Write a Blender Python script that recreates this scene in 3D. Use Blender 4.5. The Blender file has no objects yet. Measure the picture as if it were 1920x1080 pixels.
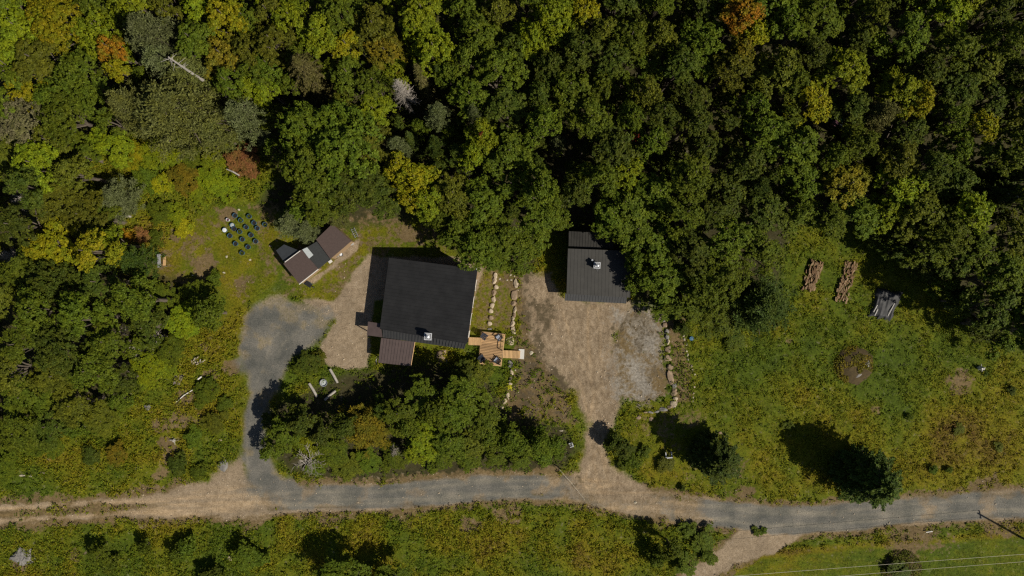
import bpy, math, random
import numpy as np
from math import radians, sin, cos, pi
from mathutils import Vector, Matrix

# ------------------------------------------------------------------ scene, camera, light
scene = bpy.context.scene
COL = scene.collection
PXM = 14.0                      # photo pixels per metre on the ground
CAMH = 1280.0 / PXM             # camera height for a 24 mm lens on a 36 mm sensor
cam_d = bpy.data.cameras.new("camera"); cam_d.lens = 24; cam_d.sensor_width = 36
cam_d.clip_start = 0.5; cam_d.clip_end = 5000
cam = bpy.data.objects.new("camera", cam_d); cam.location = (0, 0, CAMH); COL.objects.link(cam)
scene.camera = cam

SUN_ELEV = radians(45.0)
SUNV = Vector((0.872, -0.489, math.tan(SUN_ELEV))).normalized()     # towards the sun
world = bpy.data.worlds.new("World"); scene.world = world; world.use_nodes = True
wn = world.node_tree.nodes; wl = world.node_tree.links
bg = wn["Background"]; bg.inputs[1].default_value = 0.05
sky = wn.new("ShaderNodeTexSky"); sky.sky_type = 'NISHITA'; sky.sun_disc = False
sky.sun_elevation = SUN_ELEV; sky.sun_rotation = math.atan2(SUNV.x, SUNV.y)
wl.new(sky.outputs[0], bg.inputs[0])
sun_d = bpy.data.lights.new("sun", 'SUN'); sun_d.energy = 5.0; sun_d.angle = radians(0.5)
sun_d.color = (1.0, 0.93, 0.80)
sun = bpy.data.objects.new("sun", sun_d); COL.objects.link(sun)
sun.rotation_euler = SUNV.to_track_quat('Z', 'Y').to_euler()
sun.location = (40, -25, 60)
scene.view_settings.view_transform = 'Standard'; scene.view_settings.look = 'None'
scene.view_settings.exposure = -0.12; scene.view_settings.gamma = 1.0
scene.view_settings.use_curve_mapping = False
scene.cycles.filter_width = 1.3; scene.cycles.use_denoising = False; scene.cycles.max_bounces = 5; scene.cycles.diffuse_bounces = 2; scene.cycles.glossy_bounces = 2
scene.cycles.transmission_bounces = 3; scene.cycles.transparent_max_bounces = 4

random.seed(7)
RNG = np.random.default_rng(11)

def g(px, py, h=0.0):
    """world point at height h that stands over photo position (px, py)"""
    k = (1 - h / CAMH) / PXM
    return ((px - 960) * k, (540 - py) * k, h)
def g2(px, py): return ((px - 960) / PXM, (540 - py) / PXM)

# ------------------------------------------------------------------ tags
def tag(o, label=None, cat=None, group=None, kind=None):
    if label: o["label"] = label
    if cat: o["category"] = cat
    if group: o["group"] = group
    if kind: o["kind"] = kind
    return o
def empty(name, loc, rz=0.0):
    o = bpy.data.objects.new(name, None); o.empty_display_size = 0.2
    o.location = loc; o.rotation_euler = (0, 0, rz); COL.objects.link(o); return o

# ------------------------------------------------------------------ noise
_T = [np.random.default_rng(100 + i).random((256, 256)) for i in range(16)]
def vn(x, y, s, seed=0):
    x = np.asarray(x, float) / s + 1000.3 + seed * 17.1; y = np.asarray(y, float) / s + 1000.7 + seed * 5.3
    xi = np.floor(x).astype(int); yi = np.floor(y).astype(int)
    fx = x - xi; fy = y - yi
    fx = fx * fx * (3 - 2 * fx); fy = fy * fy * (3 - 2 * fy)
    T = _T[seed % 16]; a = xi & 255; b = yi & 255; a1 = (xi + 1) & 255; b1 = (yi + 1) & 255
    return (T[a, b] * (1 - fx) + T[a1, b] * fx) * (1 - fy) + (T[a, b1] * (1 - fx) + T[a1, b1] * fx) * fy
def fbm(x, y, s, seed=0, n=4):
    r = 0; w = 0.5; t = 0
    for i in range(n):
        r = r + w * vn(x, y, s / 2 ** i, seed + i); t += w; w *= 0.55
    return r / t
def sst(a, b, x):
    t = np.clip((x - a) / (b - a), 0, 1); return t * t * (3 - 2 * t)

def sdf_poly(x, y, pts):
    """signed distance (metres, negative inside) to polygon given in world metres"""
    d = np.full(x.shape, 1e9); ins = np.zeros(x.shape, bool)
    n = len(pts)
    for i in range(n):
        ax, ay = pts[i]; bx, by = pts[(i + 1) % n]
        ex, ey = bx - ax, by - ay
        t = np.clip(((x - ax) * ex + (y - ay) * ey) / (ex * ex + ey * ey + 1e-9), 0, 1)
        d = np.minimum(d, np.hypot(x - ax - t * ex, y - ay - t * ey))
        c = ((ay > y) != (by > y)) & (x < (bx - ax) * (y - ay) / (by - ay + 1e-12) + ax)
        ins ^= c
    return np.where(ins, -d, d)
def d_line(x, y, pts, wid):
    """distance to a polyline minus its half width, all in metres; wid per point"""
    d = np.full(x.shape, 1e9); raw = np.full(x.shape, 1e9)
    for i in range(len(pts) - 1):
        ax, ay = pts[i]; bx, by = pts[i + 1]
        ex, ey = bx - ax, by - ay
        t = np.clip(((x - ax) * ex + (y - ay) * ey) / (ex * ex + ey * ey + 1e-9), 0, 1)
        r = np.hypot(x - ax - t * ex, y - ay - t * ey)
        d = np.minimum(d, r - (wid[i] * (1 - t) + wid[i + 1] * t))
        raw = np.minimum(raw, r)
    return d, raw
def P(*a): return [g2(a[i], a[i + 1]) for i in range(0, len(a), 2)]

# ------------------------------------------------------------------ meshes
def mk_mesh(name, verts, faces, mat=None):
    me = bpy.data.meshes.new(name)
    me.from_pydata([tuple(v) for v in verts], [], [tuple(f) for f in faces])
    if mat: me.materials.append(mat)
    me.update(); return me
def mk_quads(name, V, mat=None):
    """V: (N,4,3) float array -> mesh of N separate quads"""
    n = len(V); me = bpy.data.meshes.new(name)
    me.vertices.add(n * 4); me.vertices.foreach_set("co", V.reshape(-1).astype(np.float32))
    me.loops.add(n * 4); me.loops.foreach_set("vertex_index", np.arange(n * 4, dtype=np.int32))
    me.polygons.add(n); me.polygons.foreach_set("loop_start", np.arange(0, n * 4, 4, dtype=np.int32))
    me.update(calc_edges=True)
    if mat: me.materials.append(mat)
    return me
def link(name, me, parent=None, loc=None):
    o = bpy.data.objects.new(name, me); COL.objects.link(o)
    if parent is not None: o.parent = parent
    if loc is not None: o.location = loc
    return o

class MB:
    """collects shapes in world coordinates; build() makes them ONE object in the parent's space"""
    def __init__(s): s.v = []; s.f = []
    def add(s, vs, fs):
        k = len(s.v); s.v += [tuple(v) for v in vs]; s.f += [tuple(i + k for i in f) for f in fs]; return s
    def box(s, c, size, rz=0.0, tilt=None):
        sx, sy, sz = [q / 2 for q in size]
        M = Matrix.Rotation(rz, 3, 'Z')
        if tilt: M = M @ Matrix.Rotation(tilt[0], 3, tilt[1])
        vs = []
        for z in (-sz, sz):
            for (a, b) in ((-sx, -sy), (sx, -sy), (sx, sy), (-sx, sy)):
                vs.append(tuple(Vector(c) + M @ Vector((a, b, z))))
        return s.add(vs, [(3, 2, 1, 0), (4, 5, 6, 7), (0, 1, 5, 4), (1, 2, 6, 5), (2, 3, 7, 6), (3, 0, 4, 7)])
    def prism(s, top, thick=None, bottom=None):
        """closed prism from a top polygon; bottom polygon given, or top lowered by thick"""
        n = len(top)
        if bottom is None: bottom = [(p[0], p[1], p[2] - thick) for p in top]
        vs = list(top) + list(bottom)
        fs = [tuple(range(n)), tuple(range(2 * n - 1, n - 1, -1))]
        for i in range(n): j = (i + 1) % n; fs.append((i, i + n, j + n, j))
        return s.add(vs, fs)
    def tube(s, pts, rad, sides=6, cap=True):
        pts = [Vector(p) for p in pts]; vs = []; n = len(pts)
        for i, p in enumerate(pts):
            d = (pts[min(i + 1, n - 1)] - pts[max(i - 1, 0)]).normalized()
            a = d.orthogonal().normalized() if abs(d.z) > 0.98 else d.cross(Vector((0, 0, 1))).normalized()
            b = d.cross(a)
            r = rad[i] if hasattr(rad, '__len__') else rad
            for k in range(sides):
                t = 2 * pi * k / sides; vs.append(tuple(p + (a * cos(t) + b * sin(t)) * r))
        fs = []
        for i in range(n - 1):
            for k in range(sides):
                k2 = (k + 1) % sides
                fs.append((i * sides + k, i * sides + k2, (i + 1) * sides + k2, (i + 1) * sides + k))
        if cap:
            fs.append(tuple(range(sides))[::-1]); fs.append(tuple((n - 1) * sides + k for k in range(sides)))
        return s.add(vs, fs)
    def lathe(s, c, prof, sides=20):
        """prof: list of (r, z) from bottom to top"""
        vs = [];
        for r, z in prof:
            for k in range(sides):
                t = 2 * pi * k / sides; vs.append((c[0] + r * cos(t), c[1] + r * sin(t), c[2] + z))
        fs = []
        for i in range(len(prof) - 1):
            for k in range(sides):
                k2 = (k + 1) % sides
                fs.append((i * sides + k, i * sides + k2, (i + 1) * sides + k2, (i + 1) * sides + k))
        fs.append(tuple(range(sides))[::-1]); fs.append(tuple((len(prof) - 1) * sides + k for k in range(sides)))
        return s.add(vs, fs)
    def build(s, name, mat, parent=None, origin=None, smooth=False):
        if parent is not None:
            M = parent.matrix_basis.copy()
            if parent.parent is not None: M = parent.parent.matrix_basis @ M
            Mi = M.inverted(); vs = [Mi @ Vector(v) for v in s.v]
        elif origin is not None: vs = [Vector(v) - Vector(origin) for v in s.v]
        else: vs = s.v
        me = mk_mesh(name, vs, s.f, mat)
        if smooth:
            for p in me.polygons: p.use_smooth = True
        return link(name, me, parent, origin if parent is None else None)

# ------------------------------------------------------------------ materials
def new_mat(name):
    m = bpy.data.materials.new(name); m.use_nodes = True
    nt = m.node_tree; return m, nt.nodes, nt.links, nt.nodes["Principled BSDF"]
def ramp(N, stops):
    r = N.new("ShaderNodeValToRGB"); e = r.color_ramp.elements
    e[0].position = stops[0][0]; e[0].color = (*stops[0][1], 1)
    e[1].position = stops[-1][0]; e[1].color = (*stops[-1][1], 1)
    for p, c in stops[1:-1]:
        q = e.new(p); q.color = (*c, 1)
    return r
def noise(N, L, scale, detail=4, rough=0.6, coord=None, kind="Object"):
    n = N.new("ShaderNodeTexNoise"); n.inputs["Scale"].default_value = scale
    n.inputs["Detail"].default_value = detail; n.inputs["Roughness"].default_value = rough
    if coord is None:
        coord = N.new("ShaderNodeTexCoord").outputs[kind]
    L.new(coord, n.inputs["Vector"]); return n
def mixc(N, L, fac, a, b, mode='MIX'):
    m = N.new("ShaderNodeMix"); m.data_type = 'RGBA'; m.blend_type = mode
    for sock, val in ((m.inputs[0], fac), (m.inputs[6], a), (m.inputs[7], b)):
        if isinstance(val, bpy.types.NodeSocket): L.new(val, sock)
        elif isinstance(val, (int, float)): sock.default_value = val
        else: sock.default_value = (*val, 1)
    return m.outputs[2]
def mth(N, L, op, a, b=0.0):
    m = N.new("ShaderNodeMath"); m.operation = op
    for sock, val in ((m.inputs[0], a), (m.inputs[1], b)):
        if isinstance(val, bpy.types.NodeSocket): L.new(val, sock)
        else: sock.default_value = val
    return m.outputs[0]

def simple(name, col, rough=0.7, var=0.25, scale=6.0, metal=0.0, bump=0.0, col2=None, stretch=None, spec=0.3, island=0.0):
    m, N, L, B = new_mat(name)
    co = N.new("ShaderNodeTexCoord").outputs["Object"]
    if stretch:
        mp = N.new("ShaderNodeMapping"); mp.inputs["Scale"].default_value = stretch; L.new(co, mp.inputs[0]); co = mp.outputs[0]
    n = noise(N, L, scale, 5, 0.65, co)
    c2 = col2 if col2 else tuple(c * (1 - var) for c in col); c1 = tuple(min(1, c * (1 + var)) for c in col) if not col2 else col
    r = ramp(N, [(0.3, c2), (0.7, c1)]); L.new(n.outputs[0], r.inputs[0]); L.new(r.outputs[0], B.inputs["Base Color"])
    if island:
        hs = N.new("ShaderNodeHueSaturation"); L.new(r.outputs[0], hs.inputs["Color"]); ge = N.new("ShaderNodeNewGeometry")
        vi = mth(N, L, 'MULTIPLY_ADD', ge.outputs["Random Per Island"], island); vi.node.inputs[2].default_value = 1 - island / 2
        L.new(vi, hs.inputs["Value"]); L.new(hs.outputs[0], B.inputs["Base Color"])
    B.inputs["Roughness"].default_value = rough; B.inputs["Metallic"].default_value = metal
    B.inputs["Specular IOR Level"].default_value = spec
    if bump:
        b = N.new("ShaderNodeBump"); b.inputs["Strength"].default_value = bump; b.inputs["Distance"].default_value = 0.03
        L.new(n.outputs[0], b.inputs["Height"]); L.new(b.outputs[0], B.inputs["Normal"])
    return m

def leaf_mat(name, col, col2, trans=0.15, scale=0.9, spread=0.16):
    """foliage: two leaf colours in patches, small differences from leaf to leaf and tree to tree"""
    m, N, L, B = new_mat(name)
    co = N.new("ShaderNodeTexCoord").outputs["Object"]
    n = noise(N, L, scale, 2, 0.5, co); n2 = noise(N, L, 7.0, 2, 0.6, co)
    r = ramp(N, [(0.40, col), (0.62, col2)]); L.new(n.outputs[0], r.inputs[0])
    hs = N.new("ShaderNodeHueSaturation"); L.new(r.outputs[0], hs.inputs["Color"])
    oi = N.new("ShaderNodeObjectInfo")
    hue = mth(N, L, 'MULTIPLY_ADD', oi.outputs["Random"], 0.022); hue.node.inputs[2].default_value = 0.488
    L.new(hue, hs.inputs["Hue"])
    va = mth(N, L, 'MULTIPLY_ADD', n2.outputs[0], 1.5); va.node.inputs[2].default_value = 0.25
    ge = N.new("ShaderNodeNewGeometry")
    vi = mth(N, L, 'MULTIPLY_ADD', ge.outputs["Random Per Island"], 0.85); vi.node.inputs[2].default_value = 0.6
    va = mth(N, L, 'MULTIPLY', va, vi)
    vb = mth(N, L, 'MULTIPLY_ADD', oi.outputs["Random"], spread * 2); vb.node.inputs[2].default_value = 1 - spread
    L.new(mth(N, L, 'MULTIPLY', va, vb), hs.inputs["Value"])
    L.new(hs.outputs[0], B.inputs["Base Color"])
    B.inputs["Roughness"].default_value = 0.6; B.inputs["Specular IOR Level"].default_value = 0.10
    tr = N.new("ShaderNodeBsdfTranslucent"); L.new(hs.outputs[0], tr.inputs[0])
    mx = N.new("ShaderNodeMixShader"); mx.inputs[0].default_value = trans
    L.new(B.outputs[0], mx.inputs[1]); L.new(tr.outputs[0], mx.inputs[2])
    L.new(mx.outputs[0], N["Material Output"].inputs[0])
    return m
def cs(c, k): return tuple(x * k for x in c)
LEAF = {}
for k, (a, b) in {
    'bright': ((0.150, 0.172, 0.006), (0.112, 0.148, 0.008)),
    'mid':    ((0.068, 0.096, 0.008), (0.086, 0.108, 0.007)),
    'dark':   ((0.048, 0.068, 0.008), (0.066, 0.080, 0.008)),
    'olive':  ((0.078, 0.088, 0.009), (0.100, 0.104, 0.008)),
    'yellow': ((0.215, 0.190, 0.006), (0.150, 0.165, 0.007)),
    'orange': ((0.250, 0.110, 0.008), (0.170, 0.130, 0.008)),
    'pine':   ((0.125, 0.140, 0.058), (0.105, 0.122, 0.040)),
    'pinegreen': ((0.118, 0.130, 0.036), (0.125, 0.132, 0.026)),
    'spruce': ((0.044, 0.070, 0.012), (0.062, 0.084, 0.010)),
    'brownspruce': ((0.105, 0.094, 0.030), (0.085, 0.082, 0.020)),
    'gold':   ((0.165, 0.128, 0.009), (0.112, 0.108, 0.009)),
    'red':    ((0.260, 0.045, 0.022), (0.200, 0.040, 0.020)),
    'rust':   ((0.190, 0.085, 0.030), (0.160, 0.095, 0.025)),
    'grey':   ((0.150, 0.140, 0.066), (0.120, 0.122, 0.040)),
}.items():
    LEAF[k] = leaf_mat("foliage_" + k, a, b)

HUE = [(0.0, (0.046, 0.074, 0.007)), (0.25, (0.080, 0.112, 0.007)), (0.45, (0.132, 0.142, 0.007)),
       (0.62, (0.180, 0.155, 0.008)), (0.78, (0.150, 0.108, 0.016)), (1.0, (0.115, 0.058, 0.022))]
def weed_mat():
    m, N, L, B = new_mat("weed_leaves")
    a = N.new("ShaderNodeAttribute"); a.attribute_name = "hue"
    r = ramp(N, HUE); L.new(a.outputs["Fac"], r.inputs[0])
    n = noise(N, L, 5.0, 3, 0.6)
    hs = N.new("ShaderNodeHueSaturation"); L.new(r.outputs[0], hs.inputs["Color"])
    va = mth(N, L, 'MULTIPLY_ADD', n.outputs[0], 1.3); va.node.inputs[2].default_value = 0.45
    ge = N.new("ShaderNodeNewGeometry")
    vi = mth(N, L, 'MULTIPLY_ADD', ge.outputs["Random Per Island"], 0.85); vi.node.inputs[2].default_value = 0.6
    va = mth(N, L, 'MULTIPLY', va, vi)
    L.new(va, hs.inputs["Value"]); L.new(hs.outputs[0], B.inputs["Base Color"])
    B.inputs["Roughness"].default_value = 0.7; B.inputs["Specular IOR Level"].default_value = 0.1
    tr = N.new("ShaderNodeBsdfTranslucent"); L.new(hs.outputs[0], tr.inputs[0])
    mx = N.new("ShaderNodeMixShader"); mx.inputs[0].default_value = 0.15
    L.new(B.outputs[0], mx.inputs[1]); L.new(tr.outputs[0], mx.inputs[2])
    L.new(mx.outputs[0], N["Material Output"].inputs[0])
    return m
M_WEED = weed_mat()

def ground_mat():
    m, N, L, B = new_mat("earth_grass_gravel")
    co = N.new("ShaderNodeTexCoord").outputs["Object"]
    def at(n):
        a = N.new("ShaderNodeAttribute"); a.attribute_name = n; return a.outputs["Fac"]
    n_f = noise(N, L, 3.6, 8, 0.75, co); n_m = noise(N, L, 1.6, 6, 0.65, co); n_c = noise(N, L, 0.35, 5, 0.6, co)
    n_g = noise(N, L, 6.5, 6, 0.8, co)
    mp = N.new('ShaderNodeMapping'); mp.inputs['Scale'].default_value = (1.3, .62, 1); mp.inputs['Rotation'].default_value = (0, 0, .12); L.new(co, mp.inputs[0]); n_s = noise(N, L, 1.5, 6, 0.7, mp.outputs[0])
    # vegetation
    hv = mth(N, L, 'MULTIPLY_ADD', n_m.outputs[0], 0.45); hv.node.inputs[2].default_value = -0.22
    hv = mth(N, L, 'ADD', at("hue"), hv)
    r = ramp(N, HUE); L.new(hv, r.inputs[0])
    k = ramp(N, [(0.30, (0.30, 0.30, 0.30)), (0.72, (1.35, 1.35, 1.35))]); L.new(n_f.outputs[0], k.inputs[0])
    veg = mixc(N, L, 1.0, r.outputs[0], k.outputs[0], 'MULTIPLY')
    # forest floor: leaf litter
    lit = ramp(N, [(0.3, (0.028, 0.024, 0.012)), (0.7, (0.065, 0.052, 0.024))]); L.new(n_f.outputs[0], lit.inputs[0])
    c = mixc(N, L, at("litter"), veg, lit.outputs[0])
    def layer(c, attr, lo, hi, nz, breakup=0.55, seedn=None, w=0.18):
        rr = ramp(N, [(0.32, lo), (0.68, hi)]); L.new(nz.outputs[0], rr.inputs[0])
        # edge broken by noise
        f = mth(N, L, 'MULTIPLY_ADD', (seedn or n_m).outputs[0], breakup * 2); f.node.inputs[2].default_value = -breakup
        f = mth(N, L, 'ADD', at(attr), f)
        mr = N.new("ShaderNodeMapRange"); mr.interpolation_type = 'SMOOTHSTEP'
        mr.inputs[1].default_value = 0.5 - w; mr.inputs[2].default_value = 0.5 + w; L.new(f, mr.inputs[0])
        return mixc(N, L, mr.outputs[0], c, rr.outputs[0])
    c = layer(c, "dry", (0.090, 0.062, 0.028), (0.210, 0.150, 0.072), n_f, 0.9, n_m)
    c = layer(c, "sand", (0.145, 0.110, 0.074), (0.430, 0.332, 0.222), n_g, 0.6, n_f, 0.32)
    sm = ramp(N, [(0.32, (0.66, 0.64, 0.61)), (0.66, (1.10, 1.10, 1.10))]); L.new(n_m.outputs[0], sm.inputs[0])
    c = mixc(N, L, mth(N, L, 'MULTIPLY', at("sand"), 0.9), c, mixc(N, L, 1.0, c, sm.outputs[0], 'MULTIPLY'))
    st = ramp(N, [(0.34, (0.66, 0.63, 0.59)), (0.62, (1.12, 1.12, 1.12))]); L.new(n_s.outputs[0], st.inputs[0])
    c = mixc(N, L, at("streak"), c, mixc(N, L, 1.0, c, st.outputs[0], 'MULTIPLY'))
    c = layer(c, "pale", (0.115, 0.100, 0.078), (0.360, 0.325, 0.275), n_f, 1.1, n_m, 0.4)
    c = layer(c, "grav", (0.068, 0.067, 0.062), (0.198, 0.190, 0.170), n_g, 0.5, n_f, 0.40)
    gm = ramp(N, [(0.36, (0.80, 0.83, 0.82)), (0.64, (1.14, 1.10, 1.04))]); L.new(n_c.outputs[0], gm.inputs[0])
    c = mixc(N, L, at("grav"), c, mixc(N, L, 1.0, c, gm.outputs[0], 'MULTIPLY'))
    c = layer(c, "brown", (0.065, 0.050, 0.028), (0.130, 0.100, 0.060), n_f, 0.8, n_m)
    rut = ramp(N, [(0.0, (1, 1, 1)), (1.0, (1.42, 1.36, 1.26))]); L.new(at("rut"), rut.inputs[0])
    c = mixc(N, L, 1.0, c, rut.outputs[0], 'MULTIPLY')
    big = ramp(N, [(0.3, (0.82, 0.82, 0.82)), (0.7, (1.16, 1.16, 1.16))]); L.new(n_c.outputs[0], big.inputs[0])
    c = mixc(N, L, 1.0, c, big.outputs[0], 'MULTIPLY')
    L.new(c, B.inputs["Base Color"]); B.inputs["Roughness"].default_value = 0.9
    B.inputs["Specular IOR Level"].default_value = 0.15
    b = N.new("ShaderNodeBump"); b.inputs["Strength"].default_value = 0.8; b.inputs["Distance"].default_value = 0.06
    L.new(n_f.outputs[0], b.inputs["Height"]); L.new(b.outputs[0], B.inputs["Normal"])
    return m
M_GROUND = ground_mat()

M_ROOF = simple("charcoal_metal_roofing", (0.0265, 0.0260, 0.0258), 0.5, 0.24, 0.7, 0.0, spec=0.3)
M_ROOF2 = simple("graphite_metal_roofing", (0.036, 0.034, 0.030), 0.6, 0.22, 0.7, 0.0, spec=0.35)
M_ROOFE = simple("grey_eave_roofing", (0.050, 0.050, 0.050), 0.5, 0.10, 2.0, 0.0, spec=0.35)
M_BROWNR = simple("brown_metal_roofing", (0.085, 0.062, 0.058), 0.55, 0.15, 1.5, 0.0, spec=0.3)
M_SHINGLE = simple("brown_roll_roofing", (0.072, 0.050, 0.044), 0.8, 0.14, 5.0, 0.0, bump=0.3)
M_BLACKR = simple("black_roll_roofing", (0.034, 0.036, 0.036), 0.8, 0.16, 5.0, 0.0, bump=0.3)
M_SLATE = simple("slate_grey_sheet", (0.045, 0.050, 0.056), 0.6, 0.14, 2.0)
M_WHITE = simple("white_metal", (0.46, 0.47, 0.49), 0.5, 0.08, 4.0)
M_PALEP = simple("pale_grey_panel", (0.42, 0.45, 0.45), 0.5, 0.08, 4.0)
M_STEEL = simple("galvanised_steel", (0.55, 0.56, 0.58), 0.35, 0.08, 4.0, 0.6)
M_BLACK = simple("black_paint", (0.018, 0.018, 0.020), 0.5, 0.2)
M_SIDING = simple("tan_wood_siding", (0.32, 0.22, 0.13), 0.7, 0.2, 3.0, stretch=(1, 1, 12), bump=0.2)
M_SIDING2 = simple("grey_wood_siding", (0.20, 0.17, 0.14), 0.75, 0.2, 3.0, stretch=(1, 1, 12), bump=0.2)
M_TRIM = simple("white_trim", (0.66, 0.63, 0.58), 0.6, 0.06)
M_GLASS = simple("window_glass", (0.04, 0.05, 0.06), 0.08, 0.1, spec=0.8)
M_DECK = simple("cedar_boards", (0.50, 0.315, 0.155), 0.65, 0.25, 2.6, col2=(0.31, 0.185, 0.09), stretch=(1.0, 9, 1), bump=0.2, island=.55)
M_DECK2 = simple("new_pine_boards", (0.60, 0.39, 0.19), 0.65, 0.16, 2.2, col2=(0.46, 0.285, 0.135), stretch=(9, 1.0, 1), bump=0.2, island=.3)
M_SLAB = simple("pale_concrete_slab", (0.58, 0.56, 0.52), 0.8, 0.08, 8.0, bump=0.3)
M_CHAIR = simple("navy_grey_plastic", (0.030, 0.036, 0.052), 0.45, 0.15)
M_CUSH = simple("pale_blue_cushion", (0.30, 0.34, 0.42), 0.85, 0.15, 9)
M_BARK = simple("grey_brown_bark", (0.13, 0.105, 0.08), 0.9, 0.35, 5, stretch=(1, 1, 0.25), bump=0.6)
M_BIRCH = simple("weathered_grey_wood", (0.36, 0.33, 0.29), 0.85, 0.25, 5, stretch=(1, 1, 0.3), bump=0.4)
M_DEADW = simple("bleached_twigs", (0.30, 0.265, 0.225), 0.85, 0.25, 4)
M_ROCK = simple("pale_granite", (0.56, 0.46, 0.33), 0.85, 0.3, 3.0, col2=(0.30, 0.24, 0.17), bump=0.7)
M_ROCK2 = simple("grey_granite", (0.27, 0.255, 0.235), 0.85, 0.3, 3.0, col2=(0.13, 0.12, 0.11), bump=0.7)
M_ROCK3 = simple("pink_granite", (0.36, 0.26, 0.17), 0.85, 0.3, 3.0, col2=(0.17, 0.125, 0.085), bump=0.7)
M_ROCK4 = simple("limewashed_stone", (0.52, 0.47, 0.36), 0.85, 0.3, 5.0, col2=(0.36, 0.31, 0.22), bump=0.5)
M_LOG = simple("split_firewood", (0.29, 0.175, 0.09), 0.85, 0.3, 4, col2=(0.11, 0.065, 0.035), bump=0.3)
M_LOG2 = simple("split_firewood_pale", (0.36, 0.25, 0.14), 0.85, 0.3, 4, col2=(0.17, 0.11, 0.06), bump=0.3)
M_TARP = simple("black_tarpaulin", (0.048, 0.048, 0.050), 0.6, 0.2, 3, bump=0.4, spec=0.3)
M_SOIL = simple("dark_potting_soil", (0.020, 0.018, 0.017), 0.95, 0.3, 12)
M_TUB = simple("blue_plastic_tub", (0.06, 0.135, 0.21), 0.4, 0.12)
M_TUBW = simple("white_plastic", (0.70, 0.72, 0.76), 0.45, 0.05)
M_GREENP = simple("green_plastic", (0.030, 0.12, 0.055), 0.45, 0.1)
M_PURPLE = simple("maroon_plastic", (0.13, 0.06, 0.08), 0.5, 0.1)
M_BLUEP = simple("blue_grey_plastic", (0.06, 0.09, 0.14), 0.5, 0.1)
M_BLUEB = simple("bright_blue_plastic", (0.10, 0.32, 0.60), 0.45, 0.1)
M_BENCHW = simple("weathered_bench_wood", (0.26, 0.26, 0.27), 0.8, 0.2, 4, stretch=(1, 9, 1), bump=0.3)
M_FLOWER = simple("yellow_flowers", (0.62, 0.58, 0.02), 0.7, 0.2)
M_WIRE = simple("bare_aluminium_wire", (0.60, 0.55, 0.42), 0.5, 0.05)
M_POLE = simple("creosoted_pole", (0.11, 0.085, 0.06), 0.85, 0.2, 3, stretch=(1, 1, 0.2))
M_MOUND = simple("mossy_earth", (0.085, 0.062, 0.024), 0.95, 0.3, 3, col2=(0.045, 0.030, 0.016), bump=1.0)

# ------------------------------------------------------------------ ground fields (where each kind of surface lies)
ROADL = P(400, 948, 470, 938, 560, 934, 640, 934, 720, 933, 850, 920, 960, 912, 1060, 912, 1120, 925, 1200, 943, 1300, 958, 1450, 976, 1560, 972, 1700, 958, 1800, 950, 1960, 944, 2300, 930)
ROADW = [1.3, 1.9, 1.75, 1.6, 1.6, 1.6, 1.6, 1.65, 1.75, 1.8, 1.7, 1.85, 1.8, 1.7, 1.8, 1.8, 1.8]
TRACKL = P(-400, 975, -60, 968, 60, 962, 200, 953, 330, 946, 470, 940)
TRACKW = [1.3, 1.3, 1.3, 1.4, 1.65, 1.85]
TRACK2L = P(1440, 985, 1400, 1015, 1360, 1045, 1310, 1080, 1230, 1140)
TRACK2W = [2.6, 1.9, 1.5, 1.3, 1.3]
DRIVE = P(462, 905, 450, 850, 452, 790, 462, 740, 458, 700, 440, 660, 446, 630, 452, 590, 478, 566, 505, 548, 530, 545, 548, 560, 590, 562, 622, 566, 634, 590, 612, 628, 585, 655, 552, 672, 540, 700, 528, 730, 512, 760, 500, 800, 506, 850, 528, 885, 560, 905, 600, 915, 600, 945, 545, 950, 505, 944, 480, 928)
DRIVESAND = P(560, 560, 625, 565, 660, 520, 690, 480, 760, 478, 860, 482, 905, 505, 890, 560, 700, 560, 696, 600, 692, 690, 650, 692, 620, 690, 592, 664, 606, 640, 634, 600)
YARD = P(985, 522, 1030, 516, 1060, 562, 1180, 568, 1172, 610, 1150, 660, 1150, 720, 1165, 745, 1160, 780, 1150, 810, 1135, 840, 1160, 880, 1210, 915, 1230, 945, 1060, 935, 1040, 905, 1070, 885, 1092, 850, 1098, 800, 1075, 740, 1030, 690, 1000, 640, 990, 580)
YARDBROWN = P(940, 520, 985, 515, 1010, 640, 1060, 720, 1085, 790, 1050, 800, 950, 795, 945, 740, 965, 680, 970, 600)
PALE = P(1150, 590, 1190, 575, 1238, 600, 1246, 680, 1250, 740, 1200, 760, 1150, 745, 1140, 680)
TERR = P(895, 510, 970, 515, 970, 620, 885, 625)
TERR2 = P(1238, 572, 1285, 600, 1300, 700, 1298, 755, 1262, 755, 1255, 640)
SHEDPAD = P(622, 500, 650, 460, 672, 450, 668, 470, 640, 490, 600, 520, 590, 530, 575, 528)
LAWN = P(300, 470, 400, 385, 520, 380, 700, 395, 800, 420, 860, 470, 940, 500, 960, 520, 700, 500, 640, 560, 520, 560, 460, 570, 420, 620, 400, 560, 330, 530, 270, 520)
LAWN2 = P(1320, 1100, 1430, 1040, 1600, 1025, 1780, 1012, 1960, 995, 2300, 980, 2300, 1300, 1320, 1300)
LAWN3 = P(1165, 770, 1270, 760, 1320, 760, 1420, 830, 1420, 900, 1330, 920, 1230, 910, 1165, 860)
MEADOW = P(1260, 600, 1340, 600, 1400, 620, 1460, 600, 1480, 420, 1640, 410, 1730, 490, 1820, 580, 1960, 670, 2200, 700, 2200, 930, 1700, 930, 1420, 930, 1420, 820, 1310, 760)
LUSH = P(160, 260, 330, 235, 470, 260, 520, 330, 480, 385, 400, 385, 300, 470, 280, 520, 230, 520, 230, 430, 180, 400)
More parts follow.
